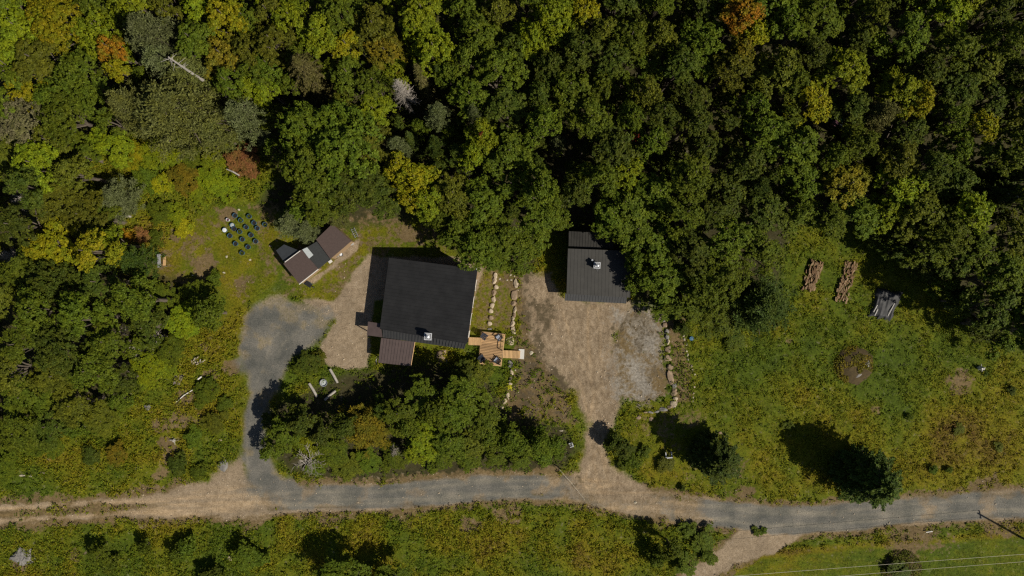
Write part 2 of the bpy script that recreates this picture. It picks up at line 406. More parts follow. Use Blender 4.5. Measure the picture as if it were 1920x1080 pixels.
FOREST = P(-900, -700, 2900, -700, 2900, 690, 1960, 670, 1820, 590, 1700, 460, 1640, 410, 1480, 420, 1440, 610, 1330, 610, 1230, 570, 1190, 560, 1170, 440, 1010, 440, 1000, 520, 860, 470, 800, 400, 640, 430, 480, 390, 520, 330, 470, 260, 330, 235, 180, 260, 0, 260, -900, 300)
HEDGE = P(520, 760, 640, 700, 800, 680, 900, 690, 950, 770, 1060, 800, 1085, 840, 1060, 880, 900, 895, 620, 905, 540, 880, 500, 830)
LEFTWOOD = P(-900, 300, 120, 330, 230, 420, 230, 500, 370, 530, 390, 600, 290, 650, 230, 730, 150, 770, 60, 830, -900, 850)

def fields(x, y):
    F = {}
    e = (fbm(x, y, 3.0, 1) - 0.5) * 2.2; e2 = (fbm(x, y, 1.2, 5) - 0.5) * 1.2
    E = e + e2
    def m(poly, w=0.5, k=1.0): return sst(w, -w, sdf_poly(x, y, poly) + E * k)
    rd, rraw = d_line(x, y, ROADL, ROADW); td, traw = d_line(x, y, TRACKL, TRACKW); t2, t2raw = d_line(x, y, TRACK2L, TRACK2W)
    grav = np.maximum(sst(0.45, -0.45, rd + E * 0.3), m(DRIVE, 1.5, 0.8))
    yard = m(YARD, 1.3, 1.2)
    crossing = np.clip(np.exp(-((x - g2(1170, 0)[0]) / 7.5) ** 2) * (0.55 + 0.9 * (fbm(x, y * 2.2, 3.0, 12) - 0.3)), 0, 1) * sst(0.5, -0.3, rd)     # pale dirt carried over the road
    sandedge = sst(0.9, 0.0, np.abs(rd)) * vn(x, y, 2.5, 3) * 0.9
    blot = sst(0.50, 0.72, fbm(x, y, 2.6, 13)) * 0.8
    grav = np.clip(grav * (1 - crossing * 0.95) - yard * 0.3 - blot * grav * 0.7 - 0.4 * sst(1.2, 0.0, np.abs(sdf_poly(x, y, DRIVE))) * vn(x, y, 1.8, 9) * (rd > 0.2), 0, 1)
    grav = grav * (1 - 0.9 * sst(g2(590, 0)[0], g2(430, 0)[0], x + E * 2.5) * sst(g2(0, 895)[1], g2(0, 940)[1], y + E * .6))
    track = sst(0.5, -0.5, td + E * 0.5)
    trk_grass = np.clip(np.exp(-(traw / 0.5) ** 2) * 1.2 + 0.5 * sst(.5, .7, fbm(x, y * 2, 2.5, 8)), 0, 1) * sst(g2(400, 0)[0], g2(150, 0)[0], x)
    track2 = sst(0.5, -0.5, t2 + E * 0.7)
    apron = m(P(390, 905, 450, 860, 480, 930, 520, 965, 330, 965, 300, 930), 1.3, 1.0)
    sand = np.maximum.reduce([yard, sst(0.3, -1.0, np.minimum(rd, sdf_poly(x, y, DRIVE))) * 0.62, sst(0.5, 0.0, np.abs(rd + 0.1)) * sst(g2(440, 0)[0], g2(520, 0)[0], x) * sst(g2(800, 0)[0], g2(700, 0)[0], x) * (y < g2(0, 945)[1]) * 0.9, m(DRIVESAND, 0.5, 0.5), track * (1 - trk_grass) * 0.85, track2 * 0.9, apron,
                              m(SHEDPAD, 0.4, 0.3), crossing, sandedge * 0.8, m(P(1425, 1010, 1500, 1000, 1450, 1040, 1400, 1045), 0.5, 0.5)])
    spots = np.zeros_like(x)
    for (a, b, r) in ((430, 690, 22), (1800, 712, 40), (310, 830, 25), (300, 890, 22), (390, 925, 30), (330, 925, 40),
                      (620, 972, 30), (740, 955, 50), (1220, 970, 30), (1700, 1000, 90), (1850, 915, 45), (1880, 980, 40),
                      (370, 370, 18), (425, 400, 20), (305, 500, 16), (330, 445, 22), (380, 500, 40), (340, 790, 42), (345, 745, 26), (395, 705, 26), (385, 650, 16), (300, 800, 24), (330, 850, 34), (1560, 940, 18), (1400, 925, 22), (1480, 640, 18), (1640, 770, 20), (960, 960, 35),
                      (880, 985, 25), (40, 1060, 30), (140, 1040, 30), (560, 960, 40), (470, 950, 60), (760, 440, 30), (450, 530, 20)):
        cx, cy = g2(a, b); r /= PXM
        spots = np.maximum(spots, sst(1.15, 0.2, np.hypot(x - cx, (y - cy) * 1.2) / r + E * 0.55))
    dry = np.maximum.reduce([trk_grass * track * .8, m(PALE, 1.2, 1.0) * .95, m(TERR, 0.6, 0.6) * 0.50, m(LAWN, 0.6, 0.5) * np.clip((fbm(x, y, 3.5, 11) - 0.40) * 2.6, 0, 0.55), m(LAWN3, 1.8, 1.2) * np.clip((fbm(x, y, 3.0, 7) - 0.40) * 2.4, 0, 0.5), m(TERR2, 0.6, 0.5) * 0.75, spots * 0.85, m(YARDBROWN, 1.4, 1.2) * 0.85,
                             track * 0.7, sst(1.6, 0.2, rd + E * 0.6) * 0.75, sst(1.9, 0.2, td + E * 1.0) * 0.8, sst(1.6, 0.0, t2 + E) * 0.7])
    pale = m(PALE, 1.6, 1.3) * np.clip(0.20 + 2.0 * (fbm(x + y * .4, y * .7, 3.2, 9) - 0.28), 0, 1)
    brown = np.clip(m(YARDBROWN, 0.9, 0.8) * fbm(x, y, 2.2, 7) * 0.9 + m(PALE, .8, .9) * sst(.5, .7, fbm(x, y, 1.8, 2)) * .5 + yard * sst(0.42, 0.66, fbm(x * 1.8, y, 3.2, 4)) * 0.62 * sst(0.5, 3.5, np.abs(x - g2(1105, 0)[0] + (y - g2(0, 700)[1]) * .25))
                    - sst(1.0, 0.0, np.abs(x - g2(1105 + 0, 0)[0]) / 3.0) * 0.25, 0, 1)
    lawn = np.maximum.reduce([m(LAWN, 0.6, 0.5), m(LAWN2, 0.3, 0.1), m(LAWN3, 2.0, 1.6) * .8, m(TERR, 0.5, 0.3)])
    meadow = m(MEADOW, 0.8, 0.5); lush = m(LUSH, 1.0, 0.8)
    forest = np.maximum(m(FOREST, 1.0, 0.5), m(HEDGE, 0.8, 0.4)); lw = m(LEFTWOOD, 1.5, 1.0)
    bare = np.maximum.reduce([grav, sand * 0.95, pale * 0.9])
    # vegetation hue field: 0 deep green ... .45 yellow green ... .62 golden ... 1 rust
    n1 = fbm(x, y, 7.0, 2); n2 = fbm(x, y, 2.2, 6)
    hue = 0.385 + (n1 - 0.5) * 0.60 + (n2 - 0.5) * 0.55
    hue = hue * (1 - meadow) + meadow * (0.365 + (n1 - 0.5) * 0.5 + (n2 - 0.5) * 0.45 + 0.11 * sst(g2(0, 740)[1], g2(0, 840)[1], y))
    hue = hue * (1 - lush) + lush * (0.45 + (n1 - 0.5) * 0.25 + (n2 - 0.5) * 0.30)
    l2 = m(LAWN2, 0.3, 0.1)
    hue = hue * (1 - lawn) + lawn * (0.44 + (n1 - 0.5) * 0.5 + (n2 - 0.5) * 0.45)
    hue = hue * (1 - l2) + l2 * (0.29 + (n1 - 0.5) * 0.45 + (n2 - .5) * .3 + .035 * np.sin((y + .07 * x) * 5.2) + .12 * sst(.55, .75, fbm(x, y, 2.4, 11)))
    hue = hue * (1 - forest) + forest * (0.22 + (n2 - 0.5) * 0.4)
    hue = np.clip(hue + 0.25 * sst(0.6, 0.0, np.abs(sdf_poly(x, y, LAWN2)) - 0.2), 0, 1)
    for (a, b, r, dh) in ((1770, 800, 60, .20), (1830, 850, 50, .14), (1650, 760, 60, -.05), (1380, 700, 60, -.07), (1500, 720, 40, .12),
                          (960, 1010, 60, .25), (1080, 1000, 80, .22), (250, 860, 60, .2), (330, 840, 30, .25), (300, 460, 22, .3), (310, 520, 22, .25),
                          (700, 1050, 60, .1), (280, 430, 30, .2), (640, 965, 70, .2), (1240, 880, 35, .2), (400, 780, 40, .12), (1420, 870, 30, .12)):
        cx, cy = g2(a, b); hue = hue + dh * np.exp(-(np.hypot(x - cx, y - cy) / (r / PXM)) ** 2)
    hue = np.clip(hue, 0.02, 1)
    tyre = np.zeros_like(x)
    for pl in (P(1128, 900, 1118, 800, 1100, 720, 1065, 650, 1040, 580), P(1150, 900, 1128, 800, 1118, 700, 1112, 585), P(1090, 890, 1112, 830, 1120, 760, 1150, 690, 1160, 600), P(480, 930, 474, 840, 486, 740, 520, 640, 580, 590)):
        _, q = d_line(x, y, pl, [0] * len(pl)); q = q + (vn(x, y, 3, 2) - .5) * .25
        tyre = np.maximum(tyre, np.exp(-((q - 0.75) / 0.16) ** 2))
    tyre = tyre * np.clip(vn(x, y, 2.0, 6) * 1.6 - .25, 0, 1)
    along = fbm(x * 0.22, y * 2.6 + 0.25 * x * 0, 1.1, 14)
    rut = np.clip(np.exp(-((rraw - 0.8) / 0.22) ** 2) * .45 * grav + tyre * .75 + sst(0.45, 0.72, along) * sst(0.6, -0.2, np.minimum(rd, td)) * 0.8 + np.exp(-((rraw - 0.78) / 0.26) ** 2) * vn(x, y, 4, 8) * 0.8 * grav + np.exp(-((traw - 0.85) / 0.28) ** 2) * 0.5 * track, 0, 1)
    hgt = 0.30 + 0.75 * np.clip(n2 - .3, 0, 1); dens = np.ones_like(x)
    hgt = np.where(lush > 0.5, 0.55, hgt); hgt = np.where(meadow > 0.5, 0.18 + 0.5 * np.clip(n2 - .25, 0, 1), hgt)
    hgt = np.where(lawn > 0.5, 0.09, hgt); hgt = np.where(l2 > 0.5, 0.03, hgt)
    dens = dens * (1 - np.clip(bare * 2.2, 0, 1)) * (1 - m(PALE, 0.8, 0.9) * 0.9) * (1 - 0.72 * np.clip(dry, 0, 1)) * np.where(forest > 0.5, 0.22, 1) * (1 - .7 * lw)
    dens = dens * (0.34 + 1.0 * sst(0.3, 0.62, n2)) * (0.45 + 0.8 * sst(.3, .6, vn(x, y, .9, 3)))
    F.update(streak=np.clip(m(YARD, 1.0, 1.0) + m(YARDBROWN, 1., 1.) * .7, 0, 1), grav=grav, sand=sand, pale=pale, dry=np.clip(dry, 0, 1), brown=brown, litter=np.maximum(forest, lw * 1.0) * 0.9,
             hue=hue, rut=rut, hgt=hgt, dens=np.clip(dens, 0, 1), lawn=np.maximum(lawn, l2), lush=lush, meadow=meadow, forest=forest, rd=np.minimum(rd, 99), td=td, t2=t2,
             yard=yard, drive=sdf_poly(x, y, DRIVE))
    return F

# ground sheet: fine grid under the photo, growing cells out to the horizon
def axis(lo, hi, step, far):
    a = list(np.arange(lo, hi + 1e-6, step)); s = step
    while a[-1] < far: s *= 1.35; a.append(a[-1] + s)
    s = step
    while a[0] > -far: s *= 1.35; a.insert(0, a[0] - s)
    return np.array(a)
GX = axis(-76, 76, 0.24, 1500); GY = axis(-45, 45, 0.20, 1500)
XX, YY = np.meshgrid(GX, GY, indexing='ij')
FL = fields(XX, YY)
flat = np.clip(FL['grav'] + FL['sand'] + FL['pale'] + FL['lawn'], 0, 1)
ZZ = (fbm(XX, YY, 3.5, 10) - 0.5) * 0.30 * (1 - flat) + (fbm(XX, YY, 1.1, 3) - 0.5) * 0.07 * (1 - flat * 0.8)
ZZ = ZZ - 0.10 * (1 - flat) * 0
inner = (np.abs(XX) < 78) & (np.abs(YY) < 47)
ZZ = np.where(inner, ZZ, 0)
for (a, b, c, d) in ((680, 450, 910, 700), (1030, 420, 1200, 575), (505, 410, 670, 540), (870, 605, 995, 700)):
    x0, y1 = g2(a, b); x1, y0 = g2(c, d)
    ZZ = np.where((XX > x0) & (XX < x1) & (YY > y0) & (YY < y1), np.minimum(ZZ, 0) * 0.3, ZZ)
def sheet(name, cellmask, dz):
    nx, ny = XX.shape
    I = np.arange(nx * ny).reshape(nx, ny)
    q = np.stack([I[:-1, :-1], I[1:, :-1], I[1:, 1:], I[:-1, 1:]], -1)
    q = q[cellmask] if cellmask is not None else q.reshape(-1, 4)
    used, inv = np.unique(q, return_inverse=True)
    co = np.stack([XX.ravel()[used], YY.ravel()[used], ZZ.ravel()[used] + dz], -1)
    me = bpy.data.meshes.new(name); n = len(q)
    me.vertices.add(len(used)); me.vertices.foreach_set("co", co.astype(np.float32).ravel())
    me.loops.add(n * 4); me.loops.foreach_set("vertex_index", inv.reshape(-1).astype(np.int32))
    me.polygons.add(n); me.polygons.foreach_set("loop_start", np.arange(0, n * 4, 4, dtype=np.int32))
    me.polygons.foreach_set("use_smooth", np.ones(n, bool))
    me.update(calc_edges=True); me.materials.append(M_GROUND)
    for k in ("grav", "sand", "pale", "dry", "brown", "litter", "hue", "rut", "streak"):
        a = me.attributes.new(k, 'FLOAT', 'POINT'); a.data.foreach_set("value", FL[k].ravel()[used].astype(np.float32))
    return tag(link(name, me), kind="structure")
def cell(a): return (a[:-1, :-1] + a[1:, 1:]) / 2
rmask = (cell(FL['rd']) < 0.15) & (np.abs(cell(XX)) < 90)
dmask = (cell(FL['drive']) < 0.3) & ~rmask
tmask = ((cell(FL['td']) < 0.2) | (cell(FL['t2']) < 0.1)) & ~rmask & ~dmask & (np.abs(cell(XX)) < 76) & (np.abs(cell(YY)) < 45)
ymask = ((cell(FL['yard']) > 0.5) | (cell(FL['pale']) > 0.45)) & ~rmask & ~dmask
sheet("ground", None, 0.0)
tag(sheet("gravel_road", rmask, 0.012), "grey gravel road crossing the foot of the clearing")
tag(sheet("driveway", dmask, 0.012), "grey gravel driveway curving up beside the cabin")
tag(sheet("dirt_track", tmask, 0.012), "two-rut dirt track running on from the gravel road")
tag(sheet("dirt_yard", ymask, 0.012), "tan dirt yard in front of the metal-roofed garage")

# ------------------------------------------------------------------ leaves
def unit(v): return v / (np.linalg.norm(v, axis=-1, keepdims=True) + 1e-9)
def kites(c, nrm, Ls, Ws, rng, fold=0.25, u=None):
    n = len(c); nrm = unit(nrm)
    if u is None: u = rng.normal(size=(n, 3))
    u = unit(u - nrm * (u * nrm).sum(-1, keepdims=True)); v = np.cross(nrm, u)
    Ls = np.broadcast_to(Ls, (n,))[:, None]; Ws = np.broadcast_to(Ws, (n,))[:, None]
    a = c - u * Ls * 0.5; b = c + v * Ws * 0.5 + u * Ls * 0.08 - nrm * Ws * fold; d = c - v * Ws * 0.5 + u * Ls * 0.08 - nrm * Ws * fold
    e = c + u * Ls * 0.5
    return np.stack([a, b, e, d], 1)

def tree_proto(kind, R, H, seed, nlobe=10, nclump=16, nleaf=55, leaf=0.30, base=0.42, spread=0.70):
    """broadleaf tree: lobes of leaf clumps over a forked trunk. Returns (crown quads, trunk MB)"""
    r = np.random.default_rng(seed); zb = H * base; zt = H
    T = MB(); lobes = []
    for i in range(nlobe):
        ang = i * 2.4 + r.uniform(-.5, .5); rad = R * spread * math.sqrt((i + 0.4) / nlobe) * r.uniform(.8, 1.15)
        lr = R * r.uniform(.22, .50)
        z = zt - lr - (rad / R) ** 1.6 * (zt - zb) * 0.62 - r.uniform(0, .16) * (zt - zb)
        lobes.append((rad * cos(ang), rad * sin(ang), max(z, lr * 0.7), lr))
    cs_, ns, Ls = [], [], []
    for (lx, ly, lz, lr) in lobes:
        m = int(nclump * 1.95 * (lr / (R * .37)) ** 2) + 3
        d = unit(r.normal(size=(m, 3)) + np.array([lx / R * .5, ly / R * .5, .55])); d[:, 2] = np.where(d[:, 2] < -.35, -d[:, 2], d[:, 2])
        cc = np.array([lx, ly, lz]) + d * lr * r.uniform(.55, 1.12, (m, 1)) * np.array([1, 1, .8])
        for c0, dd in zip(cc, d):
            rc = r.uniform(.28, .60) * (0.52 + 0.085 * R); k = int(nleaf * .56 * r.uniform(.6, 1.2))
            e = unit(r.normal(size=(k, 3)) + dd * .5 + np.array([0, 0, .35]))
            cs_.append(c0 + e * rc * r.uniform(.25, 1.0, (k, 1)) * np.array([1, 1, .55]))
            ns.append(e * .45 + dd * .25 + np.array([0, 0, .55]) + r.normal(size=(k, 3)) * .42)
    c = np.concatenate(cs_); n_ = np.concatenate(ns); c[:, 2] = np.maximum(c[:, 2], 0.05)
    L = leaf * r.uniform(.65, 1.3, len(c))
    Q = kites(c, n_, L, L * .72, r)
    tr = max(.05, R * .055 + H * .006)
    fork = zb * .75
    T.tube([(0, 0, -.2), (tr * .3, 0, fork * .5), (0, tr * .3, fork), (0, 0, zt - R * .35)], [tr * 1.25, tr, tr * .85, tr * .2], 7)
    for (lx, ly, lz, lr) in lobes:
        f = r.uniform(.75, 1.15); z0 = fork * f
        T.tube([(0, 0, min(z0, lz * .8)), (lx * .45, ly * .45, (z0 + lz) * .5 + .1), (lx, ly, lz)], [tr * .5, tr * .34, tr * .12], 5)
    return Q, T

def pine_proto(R, H, seed, n=150, base=0.35, L=0.42, need=70, cone=0.55):
    """pine: needle tufts on many spreading branches"""
    r = np.random.default_rng(seed); T = MB(); tr = R * .05 + .05
    T.tube([(0, 0, -.2), (0, 0, H * .5), (0, 0, H * .97)], [tr * 1.3, tr, tr * .2], 7)
    cs_, us, ns = [], [], []
    for i in range(n):
        t = (i + .5) / n; z = H * (base + (1 - base) * t)
        ang = i * 2.39996 + r.uniform(-.3, .3); reach = R * (1 - cone * t ** 1.4) * math.sqrt(max(0.02, 1 - t ** 4)) * r.uniform(.45, 1.08)
        tip = np.array([cos(ang) * reach, sin(ang) * reach, z + reach * .12])
        if i % 3 == 0: T.tube([(0, 0, z - .3), tuple(tip * np.array([.9, .9, 1]))], [tr * .3, tr * .1], 4)
        for s in (1.0, .72, .45):
            if s < 1 and r.random() < .35: continue
            c0 = np.array([tip[0] * s, tip[1] * s, z + reach * s * .12 + r.uniform(-.15, .2)]) + r.normal(size=3) * np.array([.25, .25, .1])
            d = unit(r.normal(size=(need, 3)) * np.array([1, 1, .5]) + np.array([cos(ang) * .5, sin(ang) * .5, .55]))
            rr = r.uniform(.1, .62, (need, 1)) * (0.6 + R * .1)
            cs_.append(c0 + d * rr * np.array([1, 1, .6])); us.append(d + r.normal(size=(need, 3)) * .3)
            ns.append(np.cross(d, r.normal(size=(need, 3))) + np.array([0, 0, .9]))
    c = np.concatenate(cs_); l = L * r.uniform(.6, 1.2, len(c))
    return kites(c, np.concatenate(ns), l, l * .34, r, .1, np.concatenate(us)), T

def spruce_proto(R, H, seed, n=170, dens=46, narrow=True):
    """spruce: drooping branches in whorls, short needles sprays"""
    r = np.random.default_rng(seed); T = MB(); tr = R * .05 + .06
    T.tube([(0, 0, -.2), (0, 0, H * .5), (0, 0, H * .98)], [tr * 1.2, tr * .8, .02], 7)
    cs_, us, ns = [], [], []
    for i in range(n):
        t = ((i + .5) / n) ** 1.25; z = H * (.06 + .92 * t); ang = i * 2.39996 + r.uniform(-.2, .2); reach = R * math.sqrt(max(0, 1 - abs(2.0 * t - .72) ** 2.2 / 1.66)) * (r.uniform(.55, 1.15) + .12 * math.sin(ang * 3 + t * 9)) + .12 if not narrow else R * (1 - t) ** .7 * r.uniform(.75, 1.1) + .12
        ang = i * 2.39996 + r.uniform(-.2, .2); dirv = np.array([cos(ang), sin(ang), 0]); perp = np.array([-sin(ang), cos(ang), 0])
        if i % 4 == 0: T.tube([(0, 0, z), tuple(dirv * reach * .9 + np.array([0, 0, z - reach * .2]))], [tr * .2, .01], 4)
        k = int(dens * (.35 + reach / R)); s = r.uniform(.12, 1.0, k) ** .8
        w = (1 - s) * .55 * reach * .5 + .12
        off = r.uniform(-1, 1, k)
        p = dirv * (s * reach)[:, None] + perp * (off * w)[:, None] + np.array([0, 0, 1.0]) * (z - s * reach * .28 + r.normal(size=k) * .06)[:, None]
        cs_.append(p); us.append(dirv + perp * (off * .9)[:, None] + r.normal(size=(k, 3)) * .2)
        ns.append(np.tile(dirv * .35 + np.array([0, 0, .8]), (k, 1)) + r.normal(size=(k, 3)) * .35)
    c = np.concatenate(cs_); l = .30 * r.uniform(.7, 1.3, len(c))
    return kites(c, np.concatenate(ns), l, l * .5, r, .15, np.concatenate(us)), T

def dead_proto(R, H, seed, n=60, droop=.1, up=.2, base=.35, thick=1.0):
    r = random.Random(seed); T = MB(); B = MB(); tr = .10 * thick
    T.tube([(0, 0, -.2), (.05, 0, H * .5), (0, 0, H)], [tr * 1.4, tr, tr * .2], 7)
    for i in range(n):
        t = (i + .5) / n; z = H * (base + (1 - base) * t); ang = i * 2.4 + r.uniform(-.4, .4)
        reach = R * (1 - t * .75) * r.uniform(.6, 1.1)
        pts = []
        for s in (0, .35, .7, 1):
            a = ang + r.uniform(-.15, .15) * s
            pts.append((cos(a) * reach * s, sin(a) * reach * s, z + reach * s * up - reach * s * s * droop))
        B.tube(pts, [.035 * thick, .028 * thick, .018 * thick, .008], 4, False)
        for q in range(6):
            s = r.uniform(.25, .95); k = min(2, int(s * 3)); p0 = Vector(pts[k]).lerp(Vector(pts[k + 1]), s * 3 - k if s * 3 - k < 1 else .9)
            a = ang + r.choice((-1, 1)) * r.uniform(.5, 1.0); l = reach * r.uniform(.18, .4)
            B.tube([p0, p0 + Vector((cos(a) * l * .6, sin(a) * l * .6, r.uniform(-.05, .15) * l)), p0 + Vector((cos(a + .2) * l, sin(a + .2) * l, r.uniform(-.1, .3) * l))],
                   [.02 * thick, .013 * thick, .006], 3, False)
    return B, T

PROTO = {}
def reg(key, R, H, items, part):
    PROTO[key] = (R, H, items, part)
def leafy(key, R, H, seeds, **kw):
    it = []
    for s in seeds:
        Q, T = tree_proto(key, R, H, s, **kw)
        it.append((mk_quads("leaf_crown", Q, LEAF['mid']), mk_mesh("bark_trunk", T.v, T.f, M_BARK)))
    reg(key, R, H, it, "crown")
leafy('XL', 6.2, 16, (1, 2), nlobe=17, nclump=19, nleaf=58, leaf=.27)
leafy('L', 4.2, 15, (3, 4, 5, 6, 51, 52), nlobe=11, nclump=17, nleaf=55, leaf=.25)
leafy('M', 2.9, 13, (7, 8, 9, 10, 53, 54), nlobe=9, nclump=14, nleaf=52, leaf=.24)
leafy('S', 2.0, 6, (11, 12, 13), nlobe=8, nclump=11, nleaf=46, leaf=.20, base=.3)
leafy('B', 1.25, 2.0, (14, 15, 16), nlobe=7, nclump=9, nleaf=40, leaf=.19, base=.08, spread=.7)
def conif(key, R, H, gens, part="crown"):
    it = []
    for Q, T in gens: it.append((mk_quads("needle_crown", Q, LEAF['pine']), mk_mesh("bark_trunk", T.v, T.f, M_BARK)))
    reg(key, R, H, it, part)
conif('PL', 6.0, 15, [pine_proto(6.0, 15, 21, 240, .35, .42, 48), pine_proto(6.0, 15, 22, 240, .35, .42, 48)])
conif('P', 3.2, 12, [pine_proto(3.2, 12, 23, 130, .3, .34, 48), pine_proto(3.2, 12, 24, 130, .3, .34, 48)])
conif('C', 2.6, 10, [spruce_proto(2.6, 10, 25, 320, 74, False), spruce_proto(2.6, 10, 26, 320, 74, False)])
conif('CN', 1.6, 12, [spruce_proto(1.6, 12, 27, 170, 40), spruce_proto(1.6, 12, 28, 170, 40)])
def dead(key, R, H, seeds, **kw):
    it = []
    for s in seeds:
        B_, T = dead_proto(R, H, s, **kw); it.append((mk_mesh("bare_branches", B_.v, B_.f, M_DEADW), mk_mesh("bare_trunk", T.v, T.f, M_BIRCH)))
    reg(key, R, H, it, "branches")
dead('D', 2.0, 12, (31,), n=120, droop=.25, up=.25, base=.45)
dead('DT', 2.4, 5, (32, 33), n=26, droop=0, up=.7, base=.25, thick=1.1)
dead('DS', 1.0, 1.4, (34,), n=60, droop=0, up=.6, base=.05, thick=.7)

TREES = []      # label bookkeeping
_rt = random.Random(5)
def tree(px, py, rpx, h, key, mat, label=None, word=None, name=None, fill=False):
    """a tree whose crown appears at photo position px,py with radius rpx and whose top is h metres up"""
    if key == 'A': rpx *= 1.13
    if px < 420 and 300 < py < 860 and 3 < h < 9: h *= _rt.uniform(.9, 1.9)
    hc = h * (.82 if key not in ('C', 'CN') else .45)
    wx, wy, _ = g(px, py, hc); R = rpx * (1 - hc / CAMH) / PXM
    if key == 'A':
        key = 'XL' if R > 5.2 else 'L' if R > 3.5 else 'M' if (R > 2.3 or h > 9) else 'S' if (R > 1.55 or h > 3.5) else 'B'
    R0, H0, items, part = PROTO[key]
    cm, tm = _rt.choice(items)
    nm = name or {'PL': 'pine_tree', 'P': 'pine_tree', 'C': 'spruce_tree', 'CN': 'spruce_tree', 'D': 'dead_tree', 'DT': 'dead_tree', 'DS': 'dead_shrub', 'B': 'bush'}.get(key, ('broadleaf_tree' if rpx > 31 and h > 7 else 'young_tree') if h > 4 else 'bush')
    root = empty(nm, (wx, wy, 0), _rt.uniform(0, 6.28))
    s = R / (R0 * .96); a = _rt.uniform(.9, 1.1)
    root.scale = (s * a, s / a, h / H0)
    c = link(part, cm, root); t = link("trunk", tm, root)
    if mat:
        c.material_slots[0].link = 'OBJECT'; c.material_slots[0].material = LEAF[mat]
    TREES.append(dict(o=root, px=px, py=py, r=rpx, h=h, mat=mat, key=key, nm=nm, label=label, fill=fill))
    return root

